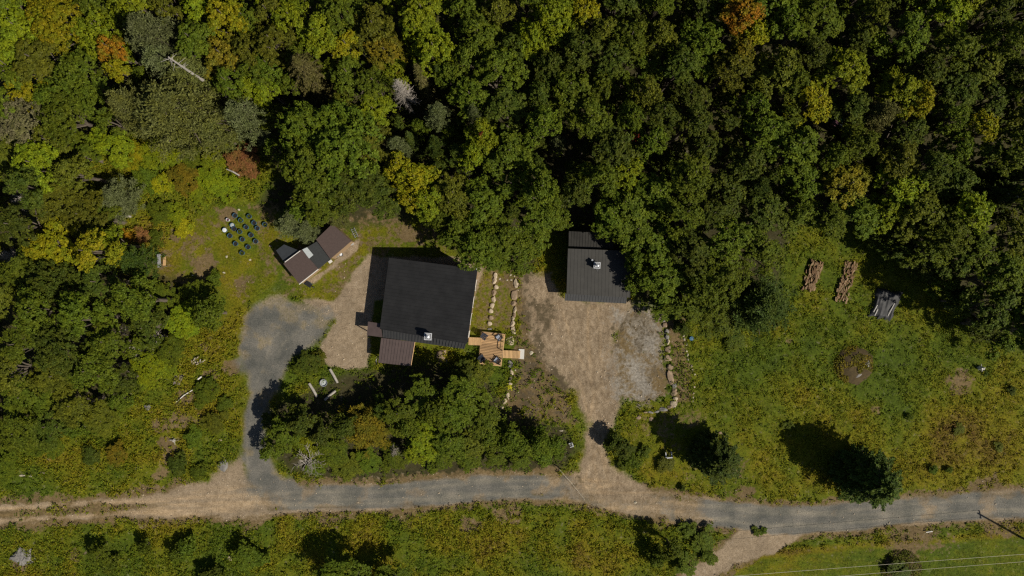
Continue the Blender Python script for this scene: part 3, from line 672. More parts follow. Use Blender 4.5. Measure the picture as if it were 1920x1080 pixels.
# ---- listed trees, photo position and radius in photo pixels, height in metres
def many(s, key='A'):
    for row in s.strip().split('\n'):
        for it in row.split(';'):
            q = it.split()
            if len(q) >= 5: tree(float(q[0]), float(q[1]), float(q[2]), float(q[3]), q[5] if len(q) > 5 else key, q[4])
many("""
25 45 62 12 bright; 105 30 52 13 yellow; 178 48 50 13 bright; 60 108 46 12 olive; 140 142 56 12 mid; 40 162 42 10 yellow; 95 175 34 10 mid
205 88 28 13 orange; 216 128 24 12 yellow; 112 212 50 11 mid; 30 225 50 11 grey; 88 262 40 9 olive; 3 105 30 11 bright; 0 290 45 8 olive
418 28 42 14 yellow; 372 18 34 13 bright; 414 100 42 13 gold; 458 32 32 13 mid; 470 92 38 13 olive; 466 172 34 10 bright; 470 130 30 12 mid
205 272 40 5 bright; 300 275 40 2.5 bright; 255 290 30 2 yellow; 350 285 30 2 mid; 395 300 24 1.8 bright; 60 305 46 6 bright; 128 322 36 6 olive; 150 290 34 6 mid
100 362 48 6 olive; 32 350 38 7 dark; 270 332 28 2 mid; 20 420 46 6 dark; 110 455 44 7 yellow; 70 470 34 6 yellow; 160 470 38 7 yellow; 195 455 30 6 bright; 215 480 20 6 yellow
150 402 40 5 olive; 190 410 34 4 mid; 36 508 46 7 mid; 100 535 52 7 dark; 180 528 44 6 dark; 60 585 52 7 mid; 148 600 48 7 mid; 240 565 44 7 mid; 0 560 40 7 olive
300 558 32 2.6 mid; 365 556 34 2.6 mid; 398 522 14 1.5 mid; 340 600 32 3 bright; 385 590 30 4 mid; 30 645 46 7 mid; 112 655 52 7 dark; 200 640 44 7 mid; 270 615 34 7 dark
100 705 46 6 olive; 165 695 42 6 mid; 40 745 46 6 mid; 135 760 42 5 olive; 225 712 32 5 dark; 285 690 36 3 bright; 30 812 42 5 mid; 85 800 36 4 dark; 320 660 30 3 mid; 0 700 40 6 olive; 80 840 30 3 mid; 190 790 32 3 olive; 0 870 34 3 mid
500 18 32 14 olive; 508 74 42 14 olive; 545 32 42 14 bright; 592 62 42 14 bright; 640 26 46 14 mid; 700 48 44 14 olive; 648 82 36 13 yellow; 722 96 40 13 gold; 740 118 30 12 bright
790 18 46 15 bright; 812 88 42 15 bright; 780 60 30 14 bright; 560 108 34 12 mid; 500 118 34 12 mid; 650 135 40 12 mid; 700 152 38 12 mid; 492 160 30 10 bright; 700 205 40 11 bright; 690 232 30 10 bright; 640 210 36 11 olive
566 242 54 14 mid; 640 270 74 15 mid; 580 310 60 14 mid; 690 268 40 13 olive; 650 345 56 12 dark; 700 372 42 9 dark; 600 380 44 8 mid; 560 390 30 6 mid
902 252 34 13 bright; 880 285 28 12 bright; 745 308 28 12 yellow; 778 332 34 12 yellow; 800 372 34 11 bright; 770 375 30 10 yellow; 862 292 32 10 dark; 850 362 40 11 olive; 905 372 42 11 mid; 822 402 28 8 mid; 862 432 38 9 mid
950 205 44 14 dark; 930 132 46 15 mid; 895 58 46 15 mid; 872 105 36 14 mid; 865 15 36 14 mid; 955 285 46 13 mid; 958 345 36 12 mid; 880 178 40 14 mid; 842 132 30 13 mid; 935 20 36 14 olive; 960 80 30 14 dark
905 455 48 10 mid; 950 440 44 10 mid; 975 475 36 9 mid; 935 480 34 8 mid; 1010 415 40 9 mid; 1035 405 30 8 mid
1040 28 52 15 bright; 1000 62 36 14 bright; 1095 20 34 14 yellow; 1395 22 42 15 orange; 1418 62 32 14 yellow; 1395 90 28 14 gold; 1380 120 40 14 olive
1530 185 42 14 yellow; 1500 150 36 14 mid; 1470 130 44 15 olive; 1590 130 46 15 bright; 1690 170 42 14 bright; 1850 240 36 14 yellow; 1635 25 30 15 olive; 1715 60 46 15 mid; 1730 185 34 14 yellow
1590 345 44 13 gold; 1560 400 38 11 mid; 1615 400 42 11 mid; 1660 395 36 11 bright; 1500 400 36 10 mid; 1520 340 38 11 mid; 1700 345 44 13 bright; 1740 400 44 13 olive; 1690 300 40 14 olive
1235 360 44 12 mid; 1195 430 44 10 mid; 1240 455 44 10 mid; 1170 380 48 11 mid; 1255 520 42 9 mid; 1210 520 30 8 mid; 1300 560 44 8 mid; 1350 520 52 12 mid; 1300 470 44 12 dark; 1370 450 46 13 mid; 1430 470 44 12 mid
1345 590 38 7 mid; 1700 470 30 6 dark; 1740 500 30 6 dark; 1780 530 30 6 mid; 1810 565 30 6 dark; 1850 610 30 6 dark; 1890 640 28 6 mid; 1660 440 28 6 dark; 1760 470 40 12 mid; 1920 560 40 12 mid; 1440 400 44 12 dark; 1245 575 24 4 mid; 1390 570 34 7 dark
1790 430 52 13 mid; 1850 470 48 13 mid; 1895 520 48 13 mid; 1830 400 44 14 bright; 1910 440 44 14 olive; 1880 580 46 13 dark; 1925 610 46 13 mid; 1800 480 36 11 dark
""")
# pines and spruces
many("""
280 62 60 16 pine PL; 352 128 46 13 pinegreen P; 320 205 92 15 pinegreen PL; 238 195 44 14 pinegreen P; 452 215 42 12 pine P; 395 245 34 10 pinegreen P; 300 110 40 14 pine P
215 372 40 5 pine P; 245 488 34 6 spruce P; 586 146 30 14 brownspruce C; 795 158 22 14 brownspruce CN; 828 156 15 13 spruce CN; 742 272 24 11 pine P; 776 268 18 11 spruce CN; 815 272 22 11 spruce P
820 212 26 12 pine P; 888 212 18 13 pine P; 1343 860 40 8.4 spruce C; 1630 897 46 10.5 spruce C; 1655 915 26 6 mid; 1362 880 20 4 mid; 1436 572 62 10 spruce P; 1405 555 36 8 spruce P; 545 415 32 5 pine P; 570 432 24 5 pine P; 1845 372 30 13 spruce C; 1880 330 30 13 spruce CN; 1650 215 40 13 brownspruce P; 1420 350 30 12 spruce P
1045 265 20 7 pine P; 1060 380 16 6 pine CN; 630 410 20 4 pinegreen P
""")
# dead wood
tree(750, 165, 28, 14, 'D', None, label="bleached grey dead conifer standing bare among the green crowns")
tree(575, 866, 42, 5, 'DT', None, label="leafless pale tree with spreading twigs at the driveway bend")
tree(45, 372, 34, 4, 'DT', None, label="fallen grey snag lying in the scrub near the left edge")
tree(235, 618, 26, 4, 'DT', None, label="bare forked snag left of the driveway, above the grey twig thicket")
tree(862, 415, 18, 6, 'DT', None, label="bare pale branches poking out of the wood behind the cabin")
tree(875, 322, 12, 9, 'DT', None, label="small bleached dead treetop right of the yellow maple")
tree(1895, 365, 26, 13, 'DT', None, label="bare grey branches among crowns near the right edge")
tree(300, 650, 40, 2.0, 'DS', None, label="broad thicket of grey dead twigs left of the driveway")
tree(255, 655, 26, 2.4, 'DS', None, label="brownish dead twig thicket at the foot of the bare snag")
tree(740, 848, 13, 2.0, 'DS', None, label="small mauve-grey dead bush at the lower right of the golden thicket")
tree(640, 792, 8, 3, 'DS', None, label="tiny mauve dead bush on the left edge of the golden thicket")
tree(12, 480, 20, 3, 'DS', None, label="pale dead twig heap on the left edge of the photo")
# the planted strip between cabin and road
many("""
505 790 20 3 dark; 530 815 32 6 mid; 560 790 30 7 dark; 598 812 26 6 dark; 500 845 18 4 mid; 568 835 28 3.5 bright; 620 850 34 3 mid; 655 875 26 .9 olive; 590 875 20 .8 mid
688 800 50 4.2 gold P; 745 775 34 6 mid; 790 745 38 6.5 mid; 815 775 28 8 mid; 765 800 26 6 mid; 640 800 24 6 dark; 715 770 20 5 dark; 868 702 22 3 dark
875 745 44 8 mid; 845 775 34 7 mid; 900 780 34 7 mid; 800 820 36 5 bright; 845 825 34 6 mid; 885 830 30 5 olive; 780 850 26 3.5 bright; 830 862 24 1.6 mid; 740 862 24 1.4 mid; 690 862 22 1.2 mid
925 815 28 6 mid; 955 825 26 7 mid; 985 838 26 6 mid; 1012 832 24 6.5 mid; 1038 838 20 5 mid; 930 855 24 2 mid; 975 862 22 1.6 mid; 1015 856 18 1.6 mid; 880 862 22 1.6 mid; 1045 855 10 1 mid; 895 705 26 2.5 olive; 560 690 14 1 mid
575 680 22 1.6 dark; 598 674 14 1.2 olive; 800 655 0.1 0.1 mid; 1160 418 34 9 mid; 1185 452 28 8.5 mid; 1200 490 30 8 mid; 1150 400 36 10 mid
1152 828 18 3.2 dark; 1172 842 20 3 dark; 1188 866 15 1.8 mid; 1166 872 10 1 mid; 1208 850 12 1 mid; 1250 870 16 1 olive; 1280 915 6 .8 dark
180 1045 22 2.6 mid; 200 1060 16 1.8 mid; 265 1030 13 2.8 mid; 345 1030 18 2.4 mid; 325 1040 14 2.6 mid; 455 1045 24 2.6 mid; 480 1050 16 2.0 mid; 395 1090 26 2.5 dark; 655 1098 50 6 mid; 730 1100 40 5 mid
1262 1032 22 5 mid; 1236 1050 18 3 mid; 1290 1062 22 1.6 mid; 1320 1012 20 1.2 mid; 1330 1045 15 1 mid; 330 870 18 1.3 dark; 370 885 14 1 mid; 385 740 22 1.2 mid; 400 790 20 1.2 olive; 360 820 18 1 mid; 420 760 14 .9 mid
95 255 10 6 yellow; 390 720 12 .9 mid; 215 850 22 1.5 gold; 165 855 16 1.2 dark; 1290 995 16 1 mid; 1418 997 8 .5 mid; 1432 997 7 .5 mid
340 330 28 2 gold; 395 335 26 1.5 bright; 440 300 22 2 rust; 462 312 20 1.6 rust; 460 285 18 2 rust; 300 345 22 2 yellow; 370 360 24 1.2 bright; 420 350 24 1.2 bright; 300 400 24 1.2 mid; 330 400 22 1.2 bright; 265 440 16 1 rust; 235 440 14 1.4 orange; 290 445 16 1 mid; 340 425 18 .9 yellow
903 253 7 13.6 red; 1195 252 9 9 red; 1800 806 10 .7 olive; 1708 782 6 .7 mid; 1753 880 8 .9 mid; 1782 882 6 .8 mid; 1850 700 5 .5 dark; 1900 732 8 .7 dark; 1875 840 9 .6 olive; 1690 1072 20 1.3 dark
1480 800 10 .6 mid; 1380 640 18 1 mid; 1305 590 14 1.5 olive; 1280 615 14 1.6 dark; 1265 590 10 1.2 mid; 1310 545 26 4 mid
""")
# remove the nil entry
TREES = [t for t in TREES if t['r'] > 1 or [bpy.data.objects.remove(c) for c in list(t['o'].children)] + [bpy.data.objects.remove(t['o'])] is None]

# ---- fill the closed forest between the listed crowns
rf = random.Random(77)
occ = [(t['px'], t['py'], t['r']) for t in TREES]
FA = [(-60, -110), (2000, -110), (2000, 640), (1900, 600), (1800, 500), (1700, 430), (1640, 380), (1500, 385), (1450, 440), (1400, 540), (1300, 560), (1215, 500), (1190, 400), (1010, 385), (960, 400), (860, 430), (790, 400), (730, 380), (610, 400), (540, 360), (500, 240), (200, 230), (-60, 230)]
def inpoly(x, y, pts):
    c = False
    for i in range(len(pts)):
        ax, ay = pts[i]; bx, by = pts[i - 1]
        if (ay > y) != (by > y) and x < (bx - ax) * (y - ay) / (by - ay) + ax: c = not c
    return c
GAPS = [(540, 220, 40), (520, 250, 30), (1050, 290, 34), (850, 50, 26), (505, 245, 30), (1660, 60, 30), (1830, 40, 30), (1730, 480, 50), (770, 195, 22), (1460, 160, 20), (1850, 300, 18), (1577, 232, 24), (1577, 380, 16), (985, 300, 26)]
cnt = 0
for k in range(9000):
    x = rf.uniform(-60, 1990); y = rf.uniform(-100, 640); r = rf.uniform(30, 50)
    if not inpoly(x, y, FA): continue
    if any(math.hypot(x - a, y - b) < c + r * .55 for a, b, c in GAPS): continue
    if any(math.hypot(x - a, y - b) < .66 * (c + r) for a, b, c in occ): continue
    u = rf.random(); right = x > 900
    mt = ('mid' if u < .48 else 'dark' if u < .87 else 'olive' if u < .94 else 'bright') if right else ('mid' if u < .55 else 'olive' if u < .75 else 'bright')
    tree(x, y, r, rf.uniform(12, 16), 'A', mt, fill=True); occ.append((x, y, r)); cnt += 1
# smaller understorey trees showing in the openings
for k in range(5000):
    x = rf.uniform(-40, 1960); y = rf.uniform(-60, 620); r = rf.uniform(16, 26)
    if not inpoly(x, y, FA): continue
    if any(math.hypot(x - a, y - b) < c * .8 for a, b, c in GAPS): continue
    if any(math.hypot(x - a, y - b) < .72 * (c + r) for a, b, c in occ): continue
    tree(x, y, r, rf.uniform(7, 10), 'A', 'dark' if rf.random() < .6 else 'mid', fill=True); occ.append((x, y, r))
# ---- beyond the frame on the left and right (they throw shadows into it)
print("TREES", len(TREES), "fill", cnt)
# scrub fill at the left
LW = [(-40, 300), (120, 330), (230, 420), (240, 510), (390, 520), (420, 600), (330, 640), (270, 720), (180, 780), (60, 850), (-40, 850)]
for k in range(2500):
    x = rf.uniform(-40, 420); y = rf.uniform(300, 850); r = rf.uniform(14, 26)
    if not inpoly(x, y, LW): continue
    if any(math.hypot(x - a, y - b) < .72 * (c + r) for a, b, c in occ): continue
    if math.hypot(x - 228, y - 403) < 30 or math.hypot(x - 315, y - 515) < 50: continue
    if any(math.hypot(x - a, y - b) < c for a, b, c in ((215, 560, 34), (20, 620, 30), (180, 670, 36), (280, 590, 26), (100, 745, 34), (10, 760, 34), (235, 345, 30), (70, 410, 22), (330, 500, 30), (100, 580, 22), (200, 730, 24))): continue
    tree(x, y, r, rf.uniform(2, 4.5), 'A', rf.choice(['mid', 'mid', 'dark', 'olive']), fill=True); occ.append((x, y, r))

# ---- labels: colour + size + where it grows
LAND = [("the dead grey conifer", 750, 165), ("the yellow maple", 785, 340), ("the grey-roofed garage", 1120, 500), ("the charcoal-roofed cabin", 800, 560),
        ("the orange-topped tree", 1395, 22), ("the three forest barrels", 1577, 232), ("the big grey-green pine", 320, 205), ("the firewood stacks", 1560, 520),
        ("the fallen log", 228, 403), ("the shed cluster", 590, 470), ("the top right corner", 1900, 10), ("the top left corner", 10, 10), ("the red shrub", 903, 253),
        ("the bare driveway tree", 575, 866), ("the golden thicket", 690, 802), ("the wooden deck", 925, 655), ("the fork of the road", 1100, 905),
        ("the pale root stump", 40, 1045), ("the left dirt track", 200, 955), ("the log-bench fire pit", 605, 718), ("the garden bench", 307, 490),
        ("the moss mound", 1598, 685), ("the grey twig thicket", 300, 650), ("the black tarp", 1660, 570), ("the planter tubs", 460, 440),
        ("the tall shadowed spruce", 1642, 905), ("the second barrel cluster", 1577, 380), ("the right end of the road", 1880, 945), ("the foot of the photo", 700, 1075)]
CW = {'bright': 'bright green', 'mid': 'mid green', 'dark': 'dark green', 'olive': 'olive green', 'yellow': 'yellow-leaved', 'orange': 'orange-tinged', 'pine': 'blue-grey',
      'pinegreen': 'grey-green', 'spruce': 'deep green', 'brownspruce': 'brownish', 'gold': 'golden brown', 'red': 'red-leaved', 'rust': 'rusty brown', 'grey': 'greyish', None: 'bare'}
ORD = ["", "second", "third", "fourth", "fifth", "sixth", "seventh", "eighth", "ninth", "tenth", "eleventh", "twelfth"]
def dirw(dx, dy):
    a = math.degrees(math.atan2(-dy, dx)) % 360
    return ["right of", "upper right of", "above", "upper left of", "left of", "lower left of", "below", "lower right of"][int((a + 22.5) // 45) % 8]
buckets = {}
for t in TREES:
    if t['label']: continue
    ld = min(LAND, key=lambda q: math.hypot(q[1] - t['px'], q[2] - t['py'])); d = math.hypot(ld[1] - t['px'], ld[2] - t['py'])
    noun = t['nm'].replace('_', ' ')
    w = "at" if d < 8 else dirw(t['px'] - ld[1], t['py'] - ld[2])
    buckets.setdefault((CW[t['mat']], noun, w, ld[0]), []).append((d, t))
for (c, noun, w, ld), lst in buckets.items():
    lst.sort(key=lambda q: q[0])
    for i, (d, t) in enumerate(lst):
        base = f"{c} {noun} {w} {ld}"
        if len(lst) > 1: base += ", " + (ORD[min(i, 11)] + " nearest of its colour").strip()
        if len(base.split()) > 16: base = base.replace(" of its colour", "")
        t['label'] = base
for t in TREES:
    far = t['nm'] in ('bush', 'dead_shrub')
    grp = "bushes around the clearing" if far else "conifers of the wood" if t['nm'] in ('pine_tree', 'spruce_tree') else "bare dead trees" if t['nm'] == 'dead_tree' else "young trees among the taller ones" if t['nm'] == 'young_tree' else "broadleaf trees of the wood"
    tag(t['o'], t['label'], "bush" if far else "tree", grp)

# ------------------------------------------------------------------ weeds, grass (uncountable)
def stuff(name, N, sel, nl, lsz, wid, label, cat, upr, seed, spread, hk=1.0):
    r = np.random.default_rng(seed)
    x = r.uniform(-72, 72, N); y = r.uniform(-41.5, 41.5, N); f = fields(x, y)
    p = f['dens'] * sel(f); keep = r.random(N) < p
    for (a, b, c, d) in ((700, 480, 892, 650), (1062, 440, 1182, 565), (520, 450, 655, 530), (938, 648, 990, 680), (896, 618, 948, 690)):
        x0, y1 = g2(a, b); x1, y0 = g2(c, d)
        keep &= ~((x > x0) & (x < x1) & (y > y0) & (y < y1))
    x = x[keep]; y = y[keep]; hg = f['hgt'][keep] * hk; hu = f['hue'][keep]; n = len(x)
    hu = np.clip(hu - .03 + r.normal(size=n) * .08, 0, 1)
    X = np.repeat(x, nl) + r.normal(size=n * nl) * spread; Y = np.repeat(y, nl) + r.normal(size=n * nl) * spread
    Hh = np.repeat(hg, nl); th = np.repeat(r.uniform(.4, 1.3, n), nl)
    Z = Hh * th * r.uniform(.25, 1, n * nl) + .02
    c = np.stack([X, Y, Z], -1); nn = r.normal(size=(n * nl, 3)) * upr + np.array([0, 0, 1.0])
    L = lsz * r.uniform(.6, 1.4, n * nl)
    an = vn(X, Y, 5.0, 4) * 9 + vn(X, Y, 1.3, 5) * 2.5 + r.normal(size=n * nl) * (.45 if wid < .35 else 2)
    me = mk_quads(name, kites(c, nn, L, L * wid, r, .15, np.stack([np.cos(an), np.sin(an), an * 0 + .3], -1)), M_WEED)
    h4 = np.repeat(np.clip(np.repeat(hu, nl) + r.normal(size=n * nl) * .05, 0, 1), 4)
    a = me.attributes.new("hue", 'FLOAT', 'POINT'); a.data.foreach_set("value", h4.astype(np.float32))
    print(name, n * nl)
    return tag(link(name, me), label, cat, kind="stuff")
stuff("leafy_weeds", 130000, lambda f: (1 - f['lawn']) * (1 - .6 * f['meadow']), 9, .19, .62, "knee-high leafy weeds and goldenrod covering the rough ground", "weeds", .55, 41, .13)
stuff("meadow_grass", 90000, lambda f: (1 - f['lawn']) * (.25 + .75 * f['meadow']), 6, .26, .22, "tangled long meadow grass on the slope and verges", "grass", .8, 42, .14)
stuff("lawn_grass", 110000, lambda f: f['lawn'], 6, .13, .3, "short yellow-green lawn grass around the shed and on the verge", "grass", .6, 43, .12)

# ------------------------------------------------------------------ roofs
def lerp(a, b, t): return tuple(a[i] + (b[i] - a[i]) * t for i in range(3))
def ribroof(A, B, C, D, mat, parent, name="roof", thick=.14, pitch=.42, ribw=.07, ribh=.024):
    """A,B along the top of the slope, D,C below; ribs run from AB to DC"""
    m = MB(); m.prism([A, B, C, D], thick)
    w = (Vector(B) - Vector(A)).length; n = max(2, int(w / pitch))
    for i in range(n + 1):
        t = min(max(i / n, .006), .994); a = lerp(A, B, t); d = lerp(D, C, t); e = (Vector(B) - Vector(A)).normalized() * ribw / 2
        up = Vector((0, 0, ribh))
        top = [Vector(a) - e + up, Vector(a) + e + up, Vector(d) + e + up, Vector(d) - e + up]
        if i in (0, n): pass
        m.prism([tuple(q) for q in top], ribh + .02)
    return m.build(name, mat, parent)
def wallbox(foot, tops, mat, parent, name="wall", t=.16):
    """hollow walls following footprint corners, with the given top heights"""
    m = MB(); n = len(foot)
    cx = sum(p[0] for p in foot) / n; cy = sum(p[1] for p in foot) / n
    ins = []
    for p in foot:
        v = Vector((cx - p[0], cy - p[1])); ins.append(tuple(Vector((p[0], p[1])) + v.normalized() * t * 1.4))
    for i in range(n):
        j = (i + 1) % n
        a, b, c, d = foot[i], foot[j], ins[j], ins[i]
        m.prism([(a[0], a[1], tops[i]), (b[0], b[1], tops[j]), (c[0], c[1], tops[j]), (d[0], d[1], tops[i])],
                bottom=[(a[0], a[1], -.1), (b[0], b[1], -.1), (c[0], c[1], -.1), (d[0], d[1], -.1)])
    return m.build(name, mat, parent)
def shrink(pts, k):
    cx = sum(p[0] for p in pts) / len(pts); cy = sum(p[1] for p in pts) / len(pts)
    return [(p[0] + (cx - p[0]) * k, p[1] + (cy - p[1]) * k) for p in pts]
def wallitem(parent, name, a, b, t, z0, z1, w, mat, out=.03, child=None):
    """a panel w wide on the wall a->b at fraction t; outward is to the right of a->b"""
    d = Vector((b[0] - a[0], b[1] - a[1], 0)); L = d.length; d.normalize(); nrm = Vector((d.y, -d.x, 0))
    c = Vector((a[0], a[1], 0)) + d * L * t + nrm * out; ang = math.atan2(d.y, d.x)
    m = MB(); m.box((c.x, c.y, (z0 + z1) / 2), (w, .07, z1 - z0), ang); o = m.build(name, mat, parent)
    if child:
        m = MB(); c2 = c + nrm * .03
        if child == 'pane': m.box((c2.x, c2.y, (z0 + z1) / 2), (w - .16, .05, z1 - z0 - .16), ang); m.build("pane", M_GLASS, o)
        else:
            c3 = c2 + d * (w * .35); m.box((c3.x, c3.y, 1.05), (.12, .06, .04), ang); m.build("handle", M_STEEL, o)
    return o

def chimney(parent, px, py, zroof, hbox, w, matbox, matcap, tagname="chimney"):
    x, y, _ = g(px, py, zroof + hbox)
    m = MB(); m.box((x, y, zroof + hbox / 2 - .4), (w * .86, w * .8, hbox + .8), -.06); ch = m.build(tagname, matbox, parent)
    m = MB(); m.box((x, y, zroof + hbox + .03), (w, w * .95, .06), -.06)
    m.build("chimney_cap", matcap, ch)
    m = MB(); m.lathe((x, y, zroof + hbox + .06), [(.13, 0), (.13, .42), (.19, .44), (.21, .5), (.05, .58)], 16)
    m.build("flue_pipe", M_STEEL, ch)
    m = MB(); w2 = w * .33
    for sx, sy, lx, ly in ((-1, 0, .05, 1.9), (1, 0, .05, 1.9), (0, -1, 1.9, .05), (0, 1, 1.9, .05)):
        m.box((x + sx * w2, y + sy * w2, zroof + hbox + .09), (lx * w2 if lx > 1 else .04, ly * w2 if ly > 1 else .04, .06), -.06)
    m.build("cap_frame", M_BLACK, ch)
    return ch

# ---- cabin: single-pitch roof, low on the left, high on the right
hL, hR = 3.2, 6.2
TL = g(729.4, 483, hL); TR = g(894.5, 504, hR); BR = g(874.8, 644.5, hR); BL = g(712, 617, hL)
cab = empty("cabin", ((TL[0] + BR[0]) / 2, (TL[1] + BR[1]) / 2, 0))
tag(cab, "large cabin with a charcoal ribbed single-pitch metal roof beside the wooden deck", "house")
ribroof(TL, BL, BR, TR, M_ROOF, cab, "roof", .2, .44, .07, .024)
foot = [(TL[0] + .35, TL[1] - .3), (TR[0] - .12, TR[1] - .3), (BR[0] - .12, BR[1] + .3), (BL[0] + .35, BL[1] + .3)]
wt = [hL - .18, hR - .22, hR - .22, hL - .18]
wallbox(foot, wt, M_SIDING, cab)
# roof edge trim, lower strip of roofing along the near side
S0 = g(717, 614.5, hL - .24); S1 = g(874.5, 641.0, hR - .26); S2 = g(870.5, 654.5, hR - .75); S3 = g(717.5, 632.5, hL - .6)
ribroof(S0, S1, S2, S3, M_ROOFE, cab, "eave_roof", .1, .42, .08, .055)
m = MB(); m.tube([(TR[0] + .02, TR[1], hR - .1), (BR[0] + .02, BR[1], hR - .1)], .06, 6); m.build("gutter", M_BLACK, cab)
# canopies
pa = g(715, 633.5, 2.6); pb = g(777.5, 641, 2.6); pc = g(770, 686.5, 2.25); pd = g(709.5, 680, 2.25)
ribroof(pa, pb, pc, pd, M_BROWNR, cab, "porch_roof", .08, .38, .07, .04)
m = MB()
for q in (pc, pd): m.box((q[0] + (.25 if q is pd else -.25), q[1] + .2, 1.08), (.12, .12, 2.16))
m.build("porch_post", M_SIDING, cab)
m = MB(); m.tube([(pb[0] + .03, pb[1], 2.56), (pc[0] + .03, pc[1], 2.22)], .05, 5); m.build("porch_trim", M_DECK2, cab)
ca, cb_, cc_, cd_ = g(690, 603, 2.7), g(714, 606.5, 2.7), g(717, 632.5, 2.7), g(688, 628.5, 2.4)
m = MB(); m.prism([g(690, 603, 2.45), cb_, cc_, g(688, 628.5, 2.45)], .07); m.build("entry_canopy", M_BROWNR, cab)
m = MB()
for q in (g(690.5, 604, 2.3), g(689, 627.5, 2.3)): m.box((q[0] + .1, q[1], 1.17), (.1, .1, 2.34))
m.build("canopy_post", M_SIDING, cab)
chimney(cab, 802.5, 631, 5.0, .75, .95, M_ROOF2, M_WHITE)
wallitem(cab, "door", foot[2], foot[1], .07, .35, 2.4, .95, M_TRIM, .03, 'handle')
for t in (.3, .55, .8): wallitem(cab, "window", foot[2], foot[1], t, 1.0, 2.4, 1.5, M_TRIM, .03, 'pane')
for t in (.45, .7): wallitem(cab, "window", foot[2], foot[1], t, 3.6, 4.7, 1.5, M_TRIM, .03, 'pane')
for t in (.25, .7): wallitem(cab, "window", foot[0], foot[3], t, 1.1, 2.2, 1.3, M_TRIM, .03, 'pane')
wallitem(cab, "door", foot[0], foot[3], .94, .1, 2.15, .95, M_TRIM, .03, 'handle')
for t in (.5, .8): wallitem(cab, "window", foot[3], foot[2], t, 1.1, 2.3, 1.3, M_TRIM, .03, 'pane')
m = MB(); m.prism([g(893, 503, 6.3), g(897, 504, 6.3), g(897, 506, 6.3), g(893, 505.5, 6.3)], .08); m.build("corner_cap", M_WHITE, cab)

# ---- garage
f0, f1 = 3.0, 3.7
A_ = g(1064.8, 466, f1); B_ = g(1182.5, 470.5, f1); C_ = g(1181.5, 558, f0); D_ = g(1062, 551, f0)
gar = empty("garage", ((A_[0] + C_[0]) / 2, (A_[1] + C_[1]) / 2, 0))
tag(gar, "grey metal-roofed garage with a white square chimney cap, at the top of the dirt yard", "garage")
ribroof(A_, B_, C_, D_, M_ROOF2, gar, "roof", .18, .44, .07, .024)
gf = [(A_[0] + .3, A_[1] - .1), (B_[0] - .3, B_[1] - .1), (C_[0] - .3, C_[1] + .35), (D_[0] + .3, D_[1] + .35)]
wallbox(gf, [f1 - .18, f1 - .18, f0 - .16, f0 - .16], M_SIDING2, gar)
ribroof(g(1059.8, 550, 2.78), g(1176, 557, 2.78), g(1174, 569, 2.35), g(1058.6, 563.5, 2.35), M_ROOFE, gar, "eave_roof", .09, .36, .05, .03)
ribroof(g(1066.6, 433.5, 2.5), g(1153, 437.5, 2.5), g(1150, 467, 2.9), g(1066, 463, 2.9), M_ROOF2, gar, "rear_roof", .12, .36, .05, .035)
lf = [g(1068, 434.5, 2.3), g(1151, 438.5, 2.3), g(1148, 464, 2.3), g(1068, 461, 2.3)]
wallbox([(q[0], q[1]) for q in lf], [2.36, 2.36, 2.74, 2.74], M_SIDING2, gar, "rear_wall")
chimney(gar, 1119.5, 497.5, 3.45, .9, .86, M_ROOF2, M_WHITE)
m = MB(); m.prism([g(1116, 503, 3.5), g(1124, 503, 3.5), g(1120, 510, 3.42)], .2); m.build("cricket", M_ROOFE, gar)
m = MB(); m.lathe(g(1110, 488, 3.62), [(.09, -.2), (.09, .35), (.13, .37), (.13, .45)], 12); m.build("vent_pipe", M_STEEL, gar)
for t in (.27, .68): 
    o = wallitem(gar, "garage_door", gf[3], gf[2], t, .02, 2.2, 2.6, M_TRIM, .04)
wallitem(gar, "door", gf[0], gf[3], .8, .05, 2.1, .9, M_TRIM, .03, 'handle')
wallitem(gar, "window", gf[0], gf[3], .4, 1.1, 2.1, 1.1, M_TRIM, .03, 'pane')

# ---- shed cluster
def slabroof(pts, mat, parent, name, thick=.09):
    m = MB(); m.prism(pts, thick); return m.build(name, mat, parent)
shc = g(585, 480)
shed = empty("shed", (shc[0], shc[1], 0))
tag(shed, "low shed patched with two brown roofs and a black one, beside the planter tubs", "shed")
sa = [g(531.2, 494.5, 2.6), g(565.3, 468, 2.6), g(596.5, 503.5, 2.3), g(561, 532, 2.3)]
slabroof(sa, M_SHINGLE, shed, "brown_roof")
sb = [g(566.5, 469, 2.45), g(594.4, 452.5, 2.45), g(620, 485, 2.2), g(597, 504.5, 2.2)]
slabroof([(q[0], q[1], q[2] - .03) for q in sb], M_BLACKR, shed, "black_roof")
sc_ = [g(592.6, 449, 2.85), g(623, 420, 2.85), g(658.5, 452, 2.45), g(619.4, 485.5, 2.45)]
slabroof(sc_, M_SHINGLE, shed, "brown_roof")
slabroof([g(517.4, 469.5, 1.9), g(532.6, 458.3, 1.9), g(559.7, 469.4, 2.3), g(533.3, 492.6, 2.3)], M_SLATE, shed, "slate_roof")
slabroof([g(566.7, 468, 2.58), g(575.7, 463.6, 2.58), g(587.5, 478, 2.5), g(579.4, 484.7, 2.5)], M_PALEP, shed, "pale_panel", .05)
for nm, q, tops in (("wall", sa, (2.5, 2.5, 2.2, 2.2)), ("wall", sc_, (2.75, 2.75, 2.34, 2.34))):
    wallbox(shrink([(p[0], p[1]) for p in q], .05), tops, M_SIDING, shed, nm, .1)
m = MB()
for p in (g(519.5, 470, 1.8), g(534.5, 489.5, 2.1), g(533, 460.5, 1.8)): m.box((p[0], p[1], .88), (.1, .1, 1.76))
m.build("shed_post", M_SIDING2, shed)
m = MB(); a, b = g(561, 533, 2.28), g(596.8, 504.6, 2.28); m.tube([a, b], .06, 5); m.build("fascia", M_TRIM, shed)
